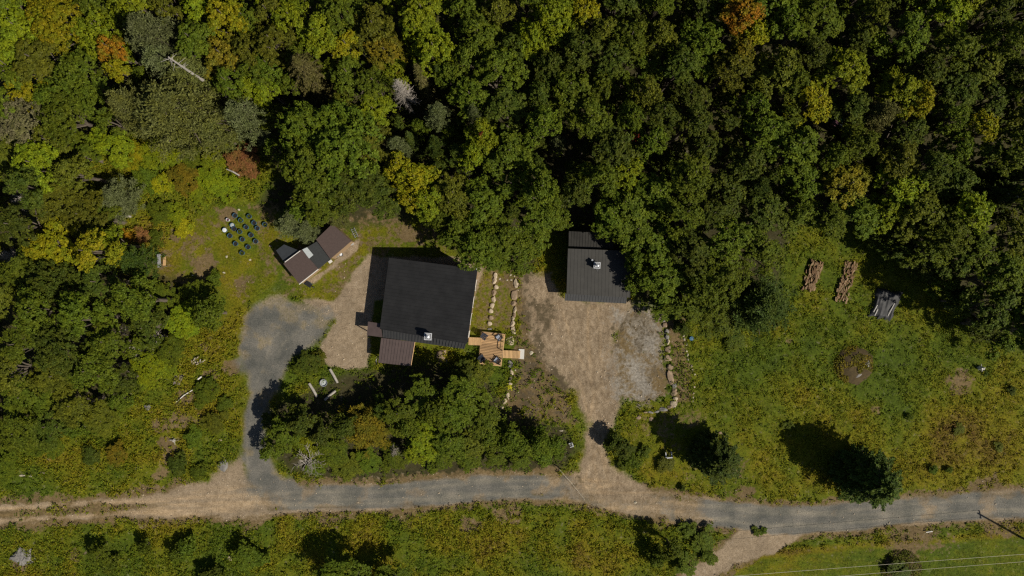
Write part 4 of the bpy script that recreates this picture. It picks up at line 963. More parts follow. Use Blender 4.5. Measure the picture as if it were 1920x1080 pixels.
m = MB(); a, b = g(534, 491.5, 2.62), g(563, 470, 2.62); m.tube([a, b], .05, 5); m.build("fascia", M_TRIM, shed)
# things by the shed
def boxthing(name, px, py, h, size, rz, mat, label, cat, extra=None, z=0):
    x, y, _ = g(px, py, h); r = empty(name, (x, y, z), rz); tag(r, label, cat); return r
x, y, _ = g(578.5, 533, .5)
r = empty("wheelbarrow", (x, y, 0), -.6); tag(r, "black wheelbarrow parked at the lower corner of the shed", "wheelbarrow")
m = MB()
M4 = Matrix.Translation((x, y, 0)) @ Matrix.Rotation(-.6, 4, 'Z')
def loc(vs): return [tuple(M4 @ Vector(v)) for v in vs]
m.prism(loc([(-.45, -.32, .62), (.45, -.26, .62), (.45, .26, .62), (-.45, .32, .62)]), bottom=loc([(-.3, -.2, .3), (.3, -.15, .3), (.3, .15, .3), (-.3, .2, .3)])); m.build("tray", M_BLACK, r)
m = MB(); m.tube(loc([(.45, .28, .35), (-.2, .24, .3), (-.85, .28, .6)]), .025, 6); m.tube(loc([(.45, -.28, .35), (-.2, -.24, .3), (-.85, -.28, .6)]), .025, 6); m.build("handles", M_TUB, r)
m = MB(); m.tube(loc([(.62, -.05, .2), (.62, .05, .2)]), .2, 14); m.build("wheel", M_BLACK, r)
# ladder lying by the shed
la, lb = Vector(g(661, 428, .1)), Vector(g(669, 445, .1))
r = empty("ladder", tuple(la)); tag(r, "aluminium ladder lying in the grass right of the brown-roofed shed", "ladder")
d = (lb - la).normalized(); pr = Vector((-d.y, d.x, 0)) * .22
m = MB(); m.tube([la + pr, lb + pr], .035, 5); m.tube([la - pr, lb - pr], .035, 5); m.build("rail", M_STEEL, r)
for i in range(5):
    c = la.lerp(lb, (i + .5) / 5); m = MB(); m.tube([c - pr, c + pr], .022, 5); m.build("rung", M_STEEL, r)
def bucket(px, py, rad, hh, mat, matin, label, name="bucket", cat="bucket", grp=None, inner=.75, z=0):
    x, y, _ = g(px, py, hh + z); r = empty(name, (x, y, z)); tag(r, label, cat, grp)
    m = MB(); m.lathe((x, y, z), [(rad * .8, 0), (rad * .97, hh * .9), (rad * 1.03, hh * .93), (rad * 1.03, hh), (rad * .96, hh), (rad * .9, hh * inner)], 18); m.build("shell" if name != "barrel" else "drum", mat, r)
    m = MB(); m.lathe((x, y, z), [(rad * .9, hh * inner - .02), (rad * .9, hh * inner + .015), (rad * .4, hh * inner + .04)], 18); m.build("soil" if name == "planter_tub" else "lid", matin, r)
    return r
bucket(630.5, 479, .26, .4, M_TUBW, M_SOIL, "white bucket on the sand by the right shed wall, nearest the black roof")
bucket(639, 477, .24, .45, M_BLUEP, M_TUBW, "dark drum with a pale lid beside the white bucket at the shed", "drum", "drum")
bucket(659, 456, .28, .35, M_TUBW, M_PALEP, "pale tub at the right corner of the shed", "tub", "tub")
r = empty("pallet_board", g(619.5, 490.5, .1)); tag(r, "small pale plywood board lying below the black shed roof", "board")
M4 = Matrix.Translation(g(619.5, 490.5, .1)) @ Matrix.Rotation(.65, 4, 'Z')
m = MB(); m.prism(loc([(-.25, -.18, .03), (.25, -.18, .03), (.25, .18, .03), (-.25, .18, .03)]), .05); m.build("sheet", M_TRIM, r)
# stones on the sand pad by the shed
# ---- planter tubs
TUBS = [(440.2, 404, 'k'), (426.5, 412, 'w'), (435.1, 422.3, 'p'), (438.4, 428.6, 'd'), (420.9, 431.4, 'c'), (430.5, 442, 'k'), (450.9, 412.8, 'g'), (466.7, 405.5, 'g'),
        (475.9, 417.7, 'k'), (482, 427.9, 'k'), (496.2, 420.7, 'g'), (461.1, 425.8, 'k'), (470.3, 440.6, 'k'), (454, 448.7, 'k'), (441.2, 456.9, 'k'), (478.9, 452.3, 'k'), (464.7, 463, 'k'), (453.5, 474.2, 'g'), (448.9, 434.3, 'g')]
TL_ = ["top left tub of the cluster, above the two-toned ones", "small white-rimmed tub at the upper left of the cluster", "tub half full of pale water, upper left of cluster", "all-dark tub touching the pale-water tub below", "tub covered with a white lid at the left of the cluster",
       "tub just below the white-lidded tub", "tub overgrown with greenery right of the top left tub", "tub with green sprout at the top middle of the cluster", "upper tub of the touching pair at the right", "lower tub of the touching pair at the right",
       "planted tub farthest right, by the tree shadow", "tub in the middle of the cluster, left of touching pair", "tub below the touching pair, right of centre", "tub in the lower middle, second up from the bottom left", "tub at the lower left, left of the lower middle one",
       "lower right tub of the cluster", "second lowest tub of the cluster", "lowest tub of the cluster, with stems in it", "weed-filled tub below centre left of the cluster"]
_m = {}
for i, ((a, b, k), lb) in enumerate(zip(TUBS, TL_)):
    mat = {'w': M_TUBW}.get(k, M_TUB); ins = {'c': M_TUBW, 'p': M_PALEP, 'w': M_PURPLE}.get(k, M_SOIL)
    if k == 'd': mat = M_BLUEP
    rr = .22 if k == 'w' else .31
    r = bucket(a, b, rr, .42, mat, ins, "blue plastic planter, " + lb if k not in 'wcd' else lb, "planter_tub", "planter", "planter tubs on the lawn", .97 if k == 'c' else .66)
    if k == 'g':
        x, y, _ = r.location; rr_ = np.random.default_rng(i)
        c = np.array([x, y, .42]) + rr_.normal(size=(34, 3)) * np.array([.11, .11, .07])
        me = mk_quads("plant", kites(c - np.array([x, y, 0]), rr_.normal(size=(34, 3)) * .5 + np.array([0, 0, 1]), .16, .08, rr_), LEAF['mid']); link("plant", me, r)

# ---- garden bench at the left of the lawn
bx, by, _ = g(308, 489); r = empty("garden_bench", (bx, by, 0), 0); tag(r, "weathered grey garden bench with a wooden seat on the brown patch left of the lawn", "bench")
m = MB()
for i in range(3): m.box((bx - .25 + i * .02, by, .55 + i * .17), (.05, 1.8, .13)); 
m.build("backrest", M_BENCHW, r)
m = MB(); m.box((bx - .18, by - .05, 1.0), (.46, 1.75, .05), .05); m.build("canopy_board", M_BENCHW, r)
m = MB()
for i in range(3): m.box((bx + .1 + i * .13, by - .05, .45), (.11, 1.2, .03))
m.build("seat", M_DECK2, r)
for sx in (-.25, .4):
    for sy in (-.75, .7): m = MB(); m.box((bx + sx, by + sy, (.48 if sx < 0 else .22)), (.07, .07, (.96 if sx < 0 else .44))); m.build("leg", M_SIDING2, r)
m = MB(); m.box((bx + .1, by + .8, .62), (.9, .08, .05), -.35); m.build("armrest", M_BLACK, r)

# ---- deck with walk and stairs
dk = g(921, 653); deck = empty("wooden_deck", (dk[0], dk[1], 0)); tag(deck, "square cedar deck with four dark chairs, joined to the cabin by a plank walk", "deck")
dz = .62
q0, q1, q2, q3 = g(902.6, 621.8, dz), g(946.9, 626.4, dz), g(939.6, 684.7, dz), g(897.3, 679.6, dz)
n = 20
m = MB()
for i in range(n):
    t0 = i / n + .005; t1 = (i + 1) / n - .005; zo = RNG.uniform(-.004, .004)
    a, b, c, d = lerp(q0, q3, t0), lerp(q1, q2, t0), lerp(q1, q2, t1), lerp(q0, q3, t1)
    m.prism([(p[0], p[1], p[2] + zo) for p in (a, b, c, d)], .035)
m.build("floor_boards", M_DECK, deck)
m = MB(); e = [(p[0], p[1], dz - .045) for p in (q0, q1, q2, q3)]
for i in range(4): m.tube([e[i], e[(i + 1) % 4]], .05, 4)
for q in shrink([(p[0], p[1]) for p in (q0, q1, q2, q3)], .08): m.box((q[0], q[1], .27), (.12, .12, .56))
m.build("deck_frame", M_SIDING, deck)
def rail(a, b, posts):
    m = MB(); A, B = Vector(a), Vector(b)
    ang = math.atan2(B.y - A.y, B.x - A.x); c = (A + B) / 2; L = (B - A).length
    m.box((c.x, c.y, dz + .9), (L, .1, .04), ang); m.box((c.x, c.y, dz + .45), (L, .03, .05), ang)
    for i in range(posts): p = A.lerp(B, (i + .0) / (posts - 1)); m.box((p.x, p.y, dz + .43), (.08, .08, .88), ang)
    m.build("railing", M_DECK2, deck)
rail(lerp(q1, q2, .0), lerp(q1, q2, .54), 3); rail(lerp(q1, q2, .80), q2, 2); rail(lerp(q3, q2, .04), lerp(q3, q2, .98), 4)
def walk(ax, ay, bx_, by_, w, n, z0, z1, name):
    A, B = Vector(g(ax, ay, z0)), Vector(g(bx_, by_, z1)); d = (B - A); ang = math.atan2(d.y, d.x); m = MB()
    step = d.length / n
    for i in range(n):
        p = A.lerp(B, (i + .5) / n); m.box(tuple(p), (step * .80, w, .035), ang)
    pr = Vector((-d.y, d.x, 0)).normalized() * (w / 2 - .08)
    for s in (-1, 1): m.tube([A + pr * s + Vector((0, 0, -.08)), B + pr * s + Vector((0, 0, -.08))], .04, 4)
    m.build(name, M_DECK2, deck)
walk(878.5, 639.5, 903, 640.5, 1.02, 10, .66, .64, "plank_walk")
walk(943, 664, 975.5, 665, 1.02, 13, .60, .22, "ramp")
sl = [g(972.7, 654.3, .14), g(983.3, 654.9, .14), g(982.3, 673.6, .14), g(972.6, 672.6, .14)]
o = MB().prism(sl, .16).build("landing_slab", M_SLAB, origin=(*g2(977, 664), 0)); tag(o, "pale rectangular slab at the foot of the deck ramp", "slab")
def armchair(px, py, face, seatmat, label):
    x, y, _ = g(px, py, dz + .35); r = empty("deck_chair", (x, y, dz), face)
    tag(r, label, "chair", "dark armchairs on the deck")
    global M4; M4 = Matrix.Translation((x, y, dz)) @ Matrix.Rotation(face, 4, 'Z')
    # faces +X ; seat slopes down to the back
    m = MB()
    for i in range(4): yy = -.21 + i * .14; m.prism(loc([(.32, yy - .06, .37), (.32, yy + .06, .37), (-.2, yy + .06, .27), (-.2, yy - .06, .27)]), .025)
    m.build("seat", seatmat, r)
    m = MB()
    for i in range(5):
        yy = -.24 + i * .12; tp = .98 - abs(i - 2) * .05
        m.prism(loc([(-.2, yy - .05, .3), (-.2, yy + .05, .3), (-.48, yy * 1.12 + .055, tp), (-.48, yy * 1.12 - .055, tp)]), bottom=loc([(-.225, yy - .05, .29), (-.225, yy + .05, .29), (-.505, yy * 1.12 + .055, tp - .01), (-.505, yy * 1.12 - .055, tp - .01)]))
    m.build("backrest", M_CHAIR, r)
    for s in (-1, 1):
        m = MB(); m.prism(loc([(.36, s * .34 - .07, .56), (.36, s * .34 + .07, .56), (-.34, s * .34 + .05, .56), (-.34, s * .34 - .05, .56)]), .025); m.build("armrest", M_CHAIR, r)
        for lx in (.3, -.28):
            m = MB(); m.prism(loc([(lx - .04, s * .31 - .015, .535), (lx + .04, s * .31 - .015, .535), (lx + .04, s * .31 + .015, .535), (lx - .04, s * .31 + .015, .535)]), .535); m.build("leg", M_CHAIR, r)
    return r
armchair(908.5, 631, radians(-35), M_CHAIR, "dark armchair at the cabin-side far corner of the deck, by the walk")
armchair(935.5, 632.5, radians(215), M_CUSH, "armchair with pale blue seat at the upper right of the deck")
armchair(903.5, 671, radians(35), M_CHAIR, "all-dark armchair at the lower left corner of the deck")
armchair(931.8, 675.5, radians(140), M_CUSH, "armchair with pale seat at the lower right corner of the deck")

# ---- fire pit: ring and three log benches
def logbench(ax, ay, bx_, by_, label):
    A, B = Vector(g(ax, ay, .35)), Vector(g(bx_, by_, .35)); c = (A + B) / 2; r = empty("log_bench", (c.x, c.y, 0), math.atan2(B.y - A.y, B.x - A.x))
    tag(r, label, "bench", "benches around the fire pit"); d = (B - A); L = d.length; ang = math.atan2(d.y, d.x)
    global M4; M4 = Matrix.Translation((c.x, c.y, 0)) @ Matrix.Rotation(ang, 4, 'Z')
    m = MB(); m.tube(loc([(-L / 2, 0, .33), (0, .03, .34), (L / 2, 0, .33)]), [.17, .18, .16], 10); m.build("seat", M_BIRCH, r)
    for s in (-1, 1): m = MB(); m.tube(loc([(s * L * .36, 0, 0), (s * L * .36, 0, .22)]), .16, 9); m.build("leg", M_BARK, r)
logbench(618.5, 692, 633, 718, "pale log bench right of the fire ring")
logbench(579.5, 719, 594.5, 744, "pale log bench left of the fire ring")
logbench(609, 750, 630, 732, "pale log bench below the fire ring, set at a slant")
fx, fy, _ = g(606.5, 718, .3); r = empty("fire_pit", (fx, fy, 0)); tag(r, "round metal fire ring between three log benches", "fire pit")
m = MB(); m.lathe((fx, fy, 0), [(.42, 0), (.46, .3), (.50, .32), (.44, .32), (.38, .1)], 20); m.build("ring", M_STEEL, r)
m = MB(); m.lathe((fx, fy, 0), [(.36, .09), (.33, .13), (.1, .16)], 14); m.build("ash", M_PALEP, r)

# ------------------------------------------------------------------ rocks
def rockmesh(seed, flat=.55):
    import bmesh
    r = random.Random(seed); bm = bmesh.new(); bmesh.ops.create_icosphere(bm, subdivisions=2, radius=.5)
    dirs = [(Vector((r.gauss(0, 1), r.gauss(0, 1), r.gauss(0, 1))).normalized(), r.uniform(.27, .42)) for _ in range(9)]
    for v in bm.verts:
        for d, k in dirs:
            q = v.co.dot(d)
            if q > k: v.co -= d * (q - k)
        v.co += Vector((r.gauss(0, 1), r.gauss(0, 1), r.gauss(0, 1))) * .012
        v.co.z *= flat
    me = bpy.data.meshes.new("rock"); bm.to_mesh(me); bm.free(); me.materials.append(M_ROCK); return me
ROCKS = [rockmesh(s) for s in range(8)]
_rr = random.Random(9); _nr = [0]
NUM = ["first", "second", "third", "fourth", "fifth", "sixth", "seventh", "eighth", "ninth", "tenth", "eleventh", "twelfth", "thirteenth", "fourteenth", "fifteenth", "sixteenth", "seventeenth", "eighteenth", "nineteenth", "twentieth", "twenty-first", "twenty-second", "twenty-third", "twenty-fourth"]
def rock(px, py, w, l, rz, mat, label, grp=None, hz=.5, name="boulder"):
    x, y, _ = g(px, py, .2); o = link(name, _rr.choice(ROCKS)); o.location = (x, y, hz * .12); o.rotation_euler = (0, 0, radians(rz) + _rr.uniform(-.2, .2))
    o.scale = (w / PXM, l / PXM, hz); o.material_slots[0].link = 'OBJECT'; o.material_slots[0].material = mat
    tag(o, label, "rock", grp); return o
def border(pts, desc, grp, mats, wl, name="boulder"):
    for i, p in enumerate(pts):
        px, py = p[0], p[1]; w, l = (p[2], p[3]) if len(p) > 3 else (wl[0] * _rr.uniform(.8, 1.2), wl[1] * _rr.uniform(.8, 1.2))
        rock(px, py, w * 1.22, l * 1.28, p[4] if len(p) > 4 else 0, _rr.choice(mats), f"{NUM[i]} stone from the top in {desc}", grp, .8 if w > 4 else .45, name)
def Z1(*a): return [(640 + a[i] / 3.858, 440 + a[i + 1] / 3.858) for i in range(0, len(a), 2)]
def Z7(*a): return [(900 + a[i] / 4.1545, 640 + a[i + 1] / 4.1545) for i in range(0, len(a), 2)]
def Zb(*a): return [(1160 + a[i] / 5.4, 560 + a[i + 1] / 5.4) for i in range(0, len(a), 2)]
L1 = Z1(1115, 298, 1108, 335, 1120, 378, 1105, 420, 1102, 465, 1092, 510, 1082, 552, 1083, 600, 1073, 642)
border([(*p, 8, 11) for p in L1], "the border nearer the cabin", "stones of the cabin-side border", [M_ROCK, M_ROCK, M_ROCK3], (8, 11))
rock(*Z1(1073, 683)[0], 9, 5, 0, M_ROCK2, "flat grey stone just above the deck corner")
L2 = Z1(1265, 352, 1252, 440, 1248, 498, 1257, 545, 1252, 580, 1243, 605, 1240, 645, 1244, 697)
sz = [(9, 17), (11, 20), (9, 9), (6, 12), (6, 10), (6, 8), (8, 11), (8, 17)]
border([(*p, *s) for p, s in zip(L2, sz)], "the border on the yard side of the deck lawn", "stones of the yard-side border", [M_ROCK, M_ROCK3, M_ROCK], (8, 11))
rock(*Z1(1222, 772)[0], 17, 22, 8, M_ROCK, "largest flat boulder, standing between the deck and the ramp slab")
rock(*Z1(1221, 935)[0], 11, 22, 10, M_ROCK2, "long grey boulder just below the deck ramp")
border([(*p, *s) for p, s in zip(Z7(246, 240, 240, 292, 236, 330, 216, 420, 192, 470, 170, 516), [(6, 17), (6, 10), (7, 7), (7, 14), (8, 11), (6, 7)])], "the broken row running down from the ramp", "stones of the row below the ramp", [M_ROCK, M_ROCK4], (7, 10))
for i, (p, lb) in enumerate(zip(Z1(1146, 320, 1200, 328, 1229, 328, 1225, 292), ["leftmost small white stone in the gap between the two borders", "middle small white stone between the two borders", "right small white stone between the two borders", "uppermost small white stone between the two borders"])):
    rock(*p, 4.5, 4, 0, M_ROCK4, lb, None, .3, "stone")
L3 = Zb(395, 60, 412, 108, 440, 158, 462, 215, 470, 270, 490, 330, 492, 385, 503, 440, 503, 512, 502, 598, 524, 692, 528, 800, 565, 880, 568, 925)
sz = [(4, 9), (5, 9), (6, 10), (6, 8), (8, 10), (7, 12), (7, 12), (6, 10), (11, 14), (14, 16), (10, 14), (13, 26), (9, 12), (8, 8)]
L3 = [(*p, *s) for p, s in zip(L3, sz)]
Lq = [(*p, *s) for p, s in zip(Z7(1513, 408, 1524, 445, 1515, 485, 1481, 513, 1430, 533, 1378, 547, 1327, 552, 1290, 552), [(11, 9), (9, 8), (13, 13), (9, 6), (14, 7), (10, 5), (11, 6), (8, 4)])]
border(L3 + Lq, "the long curved border right of the yard", "stones of the long curved border", [M_ROCK, M_ROCK3, M_ROCK2, M_ROCK3], (8, 11))
border([(*p, 3.6, 5.5) for p in Zb(660, 372, 668, 412, 690, 465, 690, 530, 700, 572, 706, 610, 742, 685, 750, 722, 770, 765, 768, 850, 768, 895, 757, 960, 755, 1000, 754, 1035)], "the thin outer row of small stones", "small stones of the outer row", [M_ROCK4, M_ROCK4, M_ROCK], (3.6, 5), "stone")
rock(*Z7(1238, 592)[0], 11, 9, 20, M_ROCK3, "left one of two lone stones below the curved border")
rock(*Z7(1335, 608)[0], 10, 10, 0, M_ROCK3, "right one of two lone stones below the curved border")
for px, py, w, l, mt, lb in ((996.5, 662, 8, 9, M_ROCK4, "pale stone lying on the yard just right of the ramp slab"), (277, 763, 17, 14, M_ROCK2, "rounded grey boulder in the weeds left of the driveway"),
        (418, 872, 24, 26, M_ROCK2, "broad tan boulder at the junction of track and driveway"), (412, 827, 10, 8, M_ROCK, "small pale boulder left of the driveway bend"),
        (40, 892, 13, 6, M_ROCK4, "left one of two pale stones above the dirt track"), (57, 892, 15, 6, M_ROCK4, "right one of two pale stones above the dirt track"), (78, 887, 10, 5, M_ROCK, "dull stone just right of the two pale stones"),
        (208, 1047, 7, 8, M_ROCK4, "white stone among weeds right of the lower left bush"), (240, 1048, 6, 5, M_ROCK4, "small white stone between the two lower left bushes"), (432, 1048, 14, 10, M_ROCK, "brown stone between bushes below the track"),
        (1206, 735, 0, 0, None, ""), (361, 678, 8, 12, M_ROCK, "upright grey stone beside the chopped logs"), (828, 667, 22, 32, M_ROCK3, "tall tan boulder at the near side of the cabin"), (836, 678, 8, 12, M_ROCK2, "grey stone at the foot of the tall tan boulder"),
        (982, 385, 12, 9, M_ROCK2, "grey stone in the shade behind the cabin trees"), (1053, 808, 9, 3, M_ROCK4, "thin white stone at the lower edge of the yard"), (1706, 694, 0, 0, None, ""),
        (905, 687, 4, 4, M_ROCK4, "tiny white stone under the lower deck edge"), (966, 694, 4, 4, M_ROCK4, "tiny white stone right of the long grey boulder"), (403, 404, 0, 0, None, ""), (447, 393, 6, 4, M_ROCK4, "white stone just above the planter tubs"),
        (424, 481, 5, 6, M_ROCK4, "pale stone in the lawn left below the planter tubs"), (468, 487, 5, 5, M_ROCK4, "pale stone in the lawn below the planter tubs"), (419, 511, 6, 5, M_ROCK4, "pale stone in the lawn above the driveway end"),
        (360, 516, 4, 4, M_ROCK4, "tiny white stone in the lawn right of the bench"), (506, 461, 6, 6, M_ROCK3, "stone on the bare spot left of the slate roof"), (1040, 760, 0, 0, None, ""), (1192, 943, 7, 5, M_ROCK4, "pale stone on the road edge at the fork"),
        (1300, 858, 5, 5, M_ROCK, "small stone at the base of the shorter spruce"), (1352, 812, 9, 8, M_ROCK3, "reddish stone above the shorter spruce")):
    if w: rock(px, py, w, l, 0, mt, lb, None, .9 if w > 15 else .35)
# scatter of pebbles: uncountable
m = MB(); rp = random.Random(3)
for k in range(1500):
    px = rp.choice([rp.uniform(560, 690), rp.uniform(960, 1160), rp.uniform(1140, 1250), rp.uniform(0, 470), rp.uniform(380, 1920)]); py = rp.uniform(480, 800)
    if rp.random() < .4: px = rp.uniform(0, 1920); py = rp.uniform(880, 1000)
    x, y = g2(px, py)
    f = fields(np.array([x]), np.array([y]))
    if max(f['sand'][0], f['pale'][0], f['dry'][0] * .9, f['grav'][0] * .6) < .45: continue
    s = rp.uniform(.03, .09) * (1.6 if rp.random() < .08 else 1); a = rp.uniform(0, 6)
    m.lathe((x, y, 0), [(s, 0), (s * .9, s * .5), (s * .4, s * .9)], 5)
o = m.build("pebbles", M_ROCK, origin=(0, 0, 0)); tag(o, "loose pebbles scattered over the bare dirt and gravel", "pebbles", kind="stuff")

# ------------------------------------------------------------------ firewood, tarp, mound, stumps
def logs(corners, n, grp, label, seed):
    r = random.Random(seed)
    q = [g(*c) for c in corners]
    protos = []
    for k in range(5):
        m = MB(); a = r.uniform(.06, .09)
        m.prism([(-.2, -a, a * 1.2), (.2, -a * .9, a * 1.2), (.2, a, a * 1.05), (-.2, a * .9, a)], bottom=[(-.2, -a * .3, -a), (.2, -a * .3, -a), (.2, a * .5, -a * .8), (-.2, a * .5, -a * .8)])
        protos.append([mk_mesh("split_log", m.v, m.f, mt) for mt in (M_LOG, M_LOG2)])
    ax = math.atan2(q[3][1] - q[0][1], q[3][0] - q[0][0])
    for i in range(n):
        u, v = r.random(), r.random(); lay = r.choice((0, 0, 1, 1, 2)); e = .5 + (u - .5) * (1 - .12 * lay)
        a = lerp(q[0], q[1], e); b = lerp(q[3], q[2], e); p = lerp(a, b, v)
        o = link("firewood_log", r.choice(r.choice(protos))); o.location = (p[0], p[1], .09 + .13 * lay + .03 * r.random())
        o.rotation_euler = (r.uniform(-.5, .5), r.uniform(-.25, .25), ax + pi / 2 * (r.random() < .05) + r.gauss(0, .22)); s = r.uniform(.9, 1.3); o.scale = (s * 1.1, s * 1.15, s)
        tag(o, label, "firewood", grp)
logs([(1517, 486), (1545, 493), (1527, 546), (1502, 541)], 150, "split logs of the left firewood pile", "split orange-brown log in the left pile on the meadow", 1)
logs([(1583, 486), (1609, 493), (1586, 569), (1562, 562)], 148, "split logs of the right firewood pile", "split log in the longer right pile on the meadow", 2)
# black tarp over lumber
tc = g(1661, 571); r = empty("tarp_pile", (tc[0], tc[1], 0)); tag(r, "creased black tarpaulin spread over a lumber stack on the meadow", "tarp")
cs4 = [g(1645, 537, .35), g(1694, 549, .35), g(1671, 603, .35), g(1631, 592, .35)]
import bmesh
vs, fs = [], []; NN = 34
for i in range(NN + 1):
    for j in range(NN + 1):
        u, v = i / NN, j / NN; a = lerp(cs4[0], cs4[1], u); b = lerp(cs4[3], cs4[2], u); p = lerp(a, b, v)
        ed = min(u, 1 - u, v, 1 - v); w = float(vn((p[0] * .97 - p[1] * .25) * 2.4, (p[1] + p[0] * .25) * .35, .5, 3)) ; w2 = float(vn(p[0], p[1], .5, 4))
        z = .42 * min(1, ed * 9) + .22 * w * min(1, ed * 6 + .3) + .08 * w2
        off = (float(vn(u * 7, v * 7, 1, 5)) - .5) * .5 * (1 - min(1, ed * 8))
        vs.append((p[0] + off, p[1] + off * .7, z + .02))
for i in range(NN):
    for j in range(NN):
        a = i * (NN + 1) + j; fs.append((a, a + NN + 1, a + NN + 2, a + 1))
m = MB(); m.add(vs, fs); m.build("sheet", M_TARP, r, smooth=True)
for (a, b, c, d) in ((1638, 585, 1645, 572), (1665, 592, 1677, 569), (1640, 592, 1646, 580)):
    m = MB(); A, B = Vector(g(a, b, .62)), Vector(g(c, d, .68)); m.tube([A, B], .06, 5); m.build("batten", M_TRIM, r)
# moss mound with rock
def mound(px, py, rpx, hh, mat, name, label, cat, seed, grp=None):
    x, y = g2(px, py); R = rpx / PXM; vs, fs = [(0, 0, hh)], []; S = 28
    for k in range(1, 9):
        rr = R * k / 8
        for s in range(S):
            t = 2 * pi * s / S; n_ = float(fbm(np.array(cos(t) * rr + seed * 9), np.array(sin(t) * rr), .9, seed % 9)) - .5
            r2 = rr * (1 + .25 * n_); vs.append((cos(t) * r2, sin(t) * r2, max(-.1, hh * (1 - (k / 8) ** 2.6) + n_ * hh * .7 - (.12 if k == 8 else 0))))
    for s in range(S): fs.append((0, 1 + s, 1 + (s + 1) % S))
    for k in range(7):
        for s in range(S): a = 1 + k * S + s; b = 1 + k * S + (s + 1) % S; fs.append((a, a + S, b + S, b))
    me = mk_mesh(name, vs, fs, mat); o = link(name, me, None, (x, y, 0))
    for p in me.polygons: p.use_smooth = True
    q = np.random.default_rng(seed); n = 3200; a = q.uniform(0, 6.28, n); d = np.sqrt(q.uniform(0, 1, n)) * R
    k = vn(np.cos(a) * d + 50, np.sin(a) * d, .8, seed) > (.22 + .4 * (np.sin(a) < -.3)); a = a[k]; d = d[k]; n = len(a)
    c = np.stack([np.cos(a) * d, np.sin(a) * d, hh * (1 - (d / R) ** 2.6) + q.uniform(-.05, .22, n)], -1)
    link("moss", mk_quads("moss", kites(c, q.normal(size=(n, 3)) * .6 + np.array([0, 0, 1]), .19, .12, q), LEAF['gold' if seed == 4 else 'olive']), o)['kind'] = 'stuff'
    return tag(o, label, cat, grp)
mound(1599, 685, 38, .6, M_MOUND, "earth_mound", "round brown mossy mound of earth in the right meadow", "mound", 4)
rock(1606, 704, 24, 13, 15, M_ROCK2, "grey stone showing in the near side of the mossy mound", None, 1.0).location.z = .22
rock(1624, 682, 14, 20, 0, M_ROCK2, "grey stone on the right flank of the mossy mound", None, .9).location.z = .25
mound(1690, 1068, 38, .6, M_MOUND, "earth_mound", "weedy earth mound under the wires at the bottom right", "mound", 6)
rock(1686, 1066, 14, 22, 10, M_ROCK, "pale brown stone in the mound under the wires", None, .9)
def stump(px, py, label, rad=.3, hh=.4, roots=6, rl=.9, mat=M_BIRCH, name="tree_stump"):
    x, y, _ = g(px, py, .2); r = empty(name, (x, y, 0)); tag(r, label, "stump")
    rr = random.Random(int(px)); m = MB(); vs = []; S = 14
    for k, (f, z) in enumerate(((1.3, -.05), (1.05, hh * .5), (.8, hh * .9), (.3, hh))):
        for q in range(S):
            t = 2 * pi * q / S; w = rad * f * rr.uniform(.7, 1.25); vs.append((x + cos(t) * w * 1.15, y + sin(t) * w * .8, z + rr.uniform(-.1, .1) * hh))
    fs = [(k * S + q, k * S + (q + 1) % S, (k + 1) * S + (q + 1) % S, (k + 1) * S + q) for k in range(3) for q in range(S)] + [tuple(3 * S + q for q in range(S))]
    m.add(vs, fs); m.build("bole", mat, r)
    for k in range(roots):
        a = 2 * pi * k / roots + rr.uniform(-.5, .5); l = rl * rr.uniform(.45, 1.15); w = rad * rr.uniform(.14, .34); b2 = a + rr.uniform(-.7, .7)
        m = MB(); p0 = Vector((x + cos(a) * rad * .5, y + sin(a) * rad * .4, hh * rr.uniform(.3, .7))); p1 = p0 + Vector((cos(a) * l * .4, sin(a) * l * .3, rr.uniform(-.1, .15)))
        p2 = p1 + Vector((cos(b2) * l * .4, sin(b2) * l * .35, -.1)); p2.z = max(p2.z, .05)
        m.tube([p0, p1, p2], [w, w * .7, .03], 6); m.build("root", mat, r)
stump(40, 1044, "big bleached root stump at the lower left corner", 1.15, .4, 10, 1.5, M_ROCK2)
stump(325, 826, "small splintered pale stump on the bare spot left of the driveway", .22, .4, 7, .9)
stump(1838, 690, "upright white birch stump at the right edge of the meadow", .26, .9, 5, .7, M_TRIM)
stump(386, 555, "small reddish stump hidden in the left bushes", .3, .3, 4, .5, M_BARK)
def fallen(pts, rad, label, mat=M_BIRCH, name="fallen_log", branches=0):
    q = [Vector(g(*p)) for p in pts]; c = sum(q, Vector()) / len(q); m = MB(); m.tube(q, rad, 9)
    rr = random.Random(int(pts[0][0]))
    o = m.build(name, mat, origin=(c.x, c.y, 0)); return tag(o, label, "log")
fallen([(207, 400, .6), (222, 403, .75), (246, 406, .55)], [.17, .26, .14], "thick grey fallen log lying in the left scrub")
fallen([(328, 756, .15), (345, 741, .2), (366, 728, .15)], [.05, .07, .06], "long thin pale pole left of the driveway", M_TRIM, "pole_log")
fallen([(371, 711, .2), (378, 706, .2)], [.11, .11], "short sawn pale log above the long pole", M_TRIM)
fallen([(425, 317, 1.2), (437, 322, 1.3), (449, 329, 1.1)], [.08, .11, .10], "double grey log beside the rusty bush", M_BIRCH)
fallen([(330, 353, .9), (337, 354, .9), (343, 356, .8)], [.08, .1, .08], "short pale log in the lush yellow-green weeds")
fallen([(147, 388, 1.5), (156, 398, 1.5), (166, 415, 1.2)], [.03, .04, .05], "thin pale stick left of the thick fallen log")
fallen([(37, 821, 2), (55, 815, 2)], [.07, .07], "dark grey log showing in the lower left bushes", M_BARK)
fallen([(1855 - 12, 1001, .3), (1843, 997, .3)], [.06, .08], "tiny pale log")if False else None
fallen([(1736, 998, .2), (1748, 996, .2)], [.07, .09], "small pale log on the verge below the road at right", M_TRIM)
fallen([(1317, 605, .4), (1312, 592, .4)], [.06, .08], "short white log at the head of the outer stone row", M_TRIM) if False else None
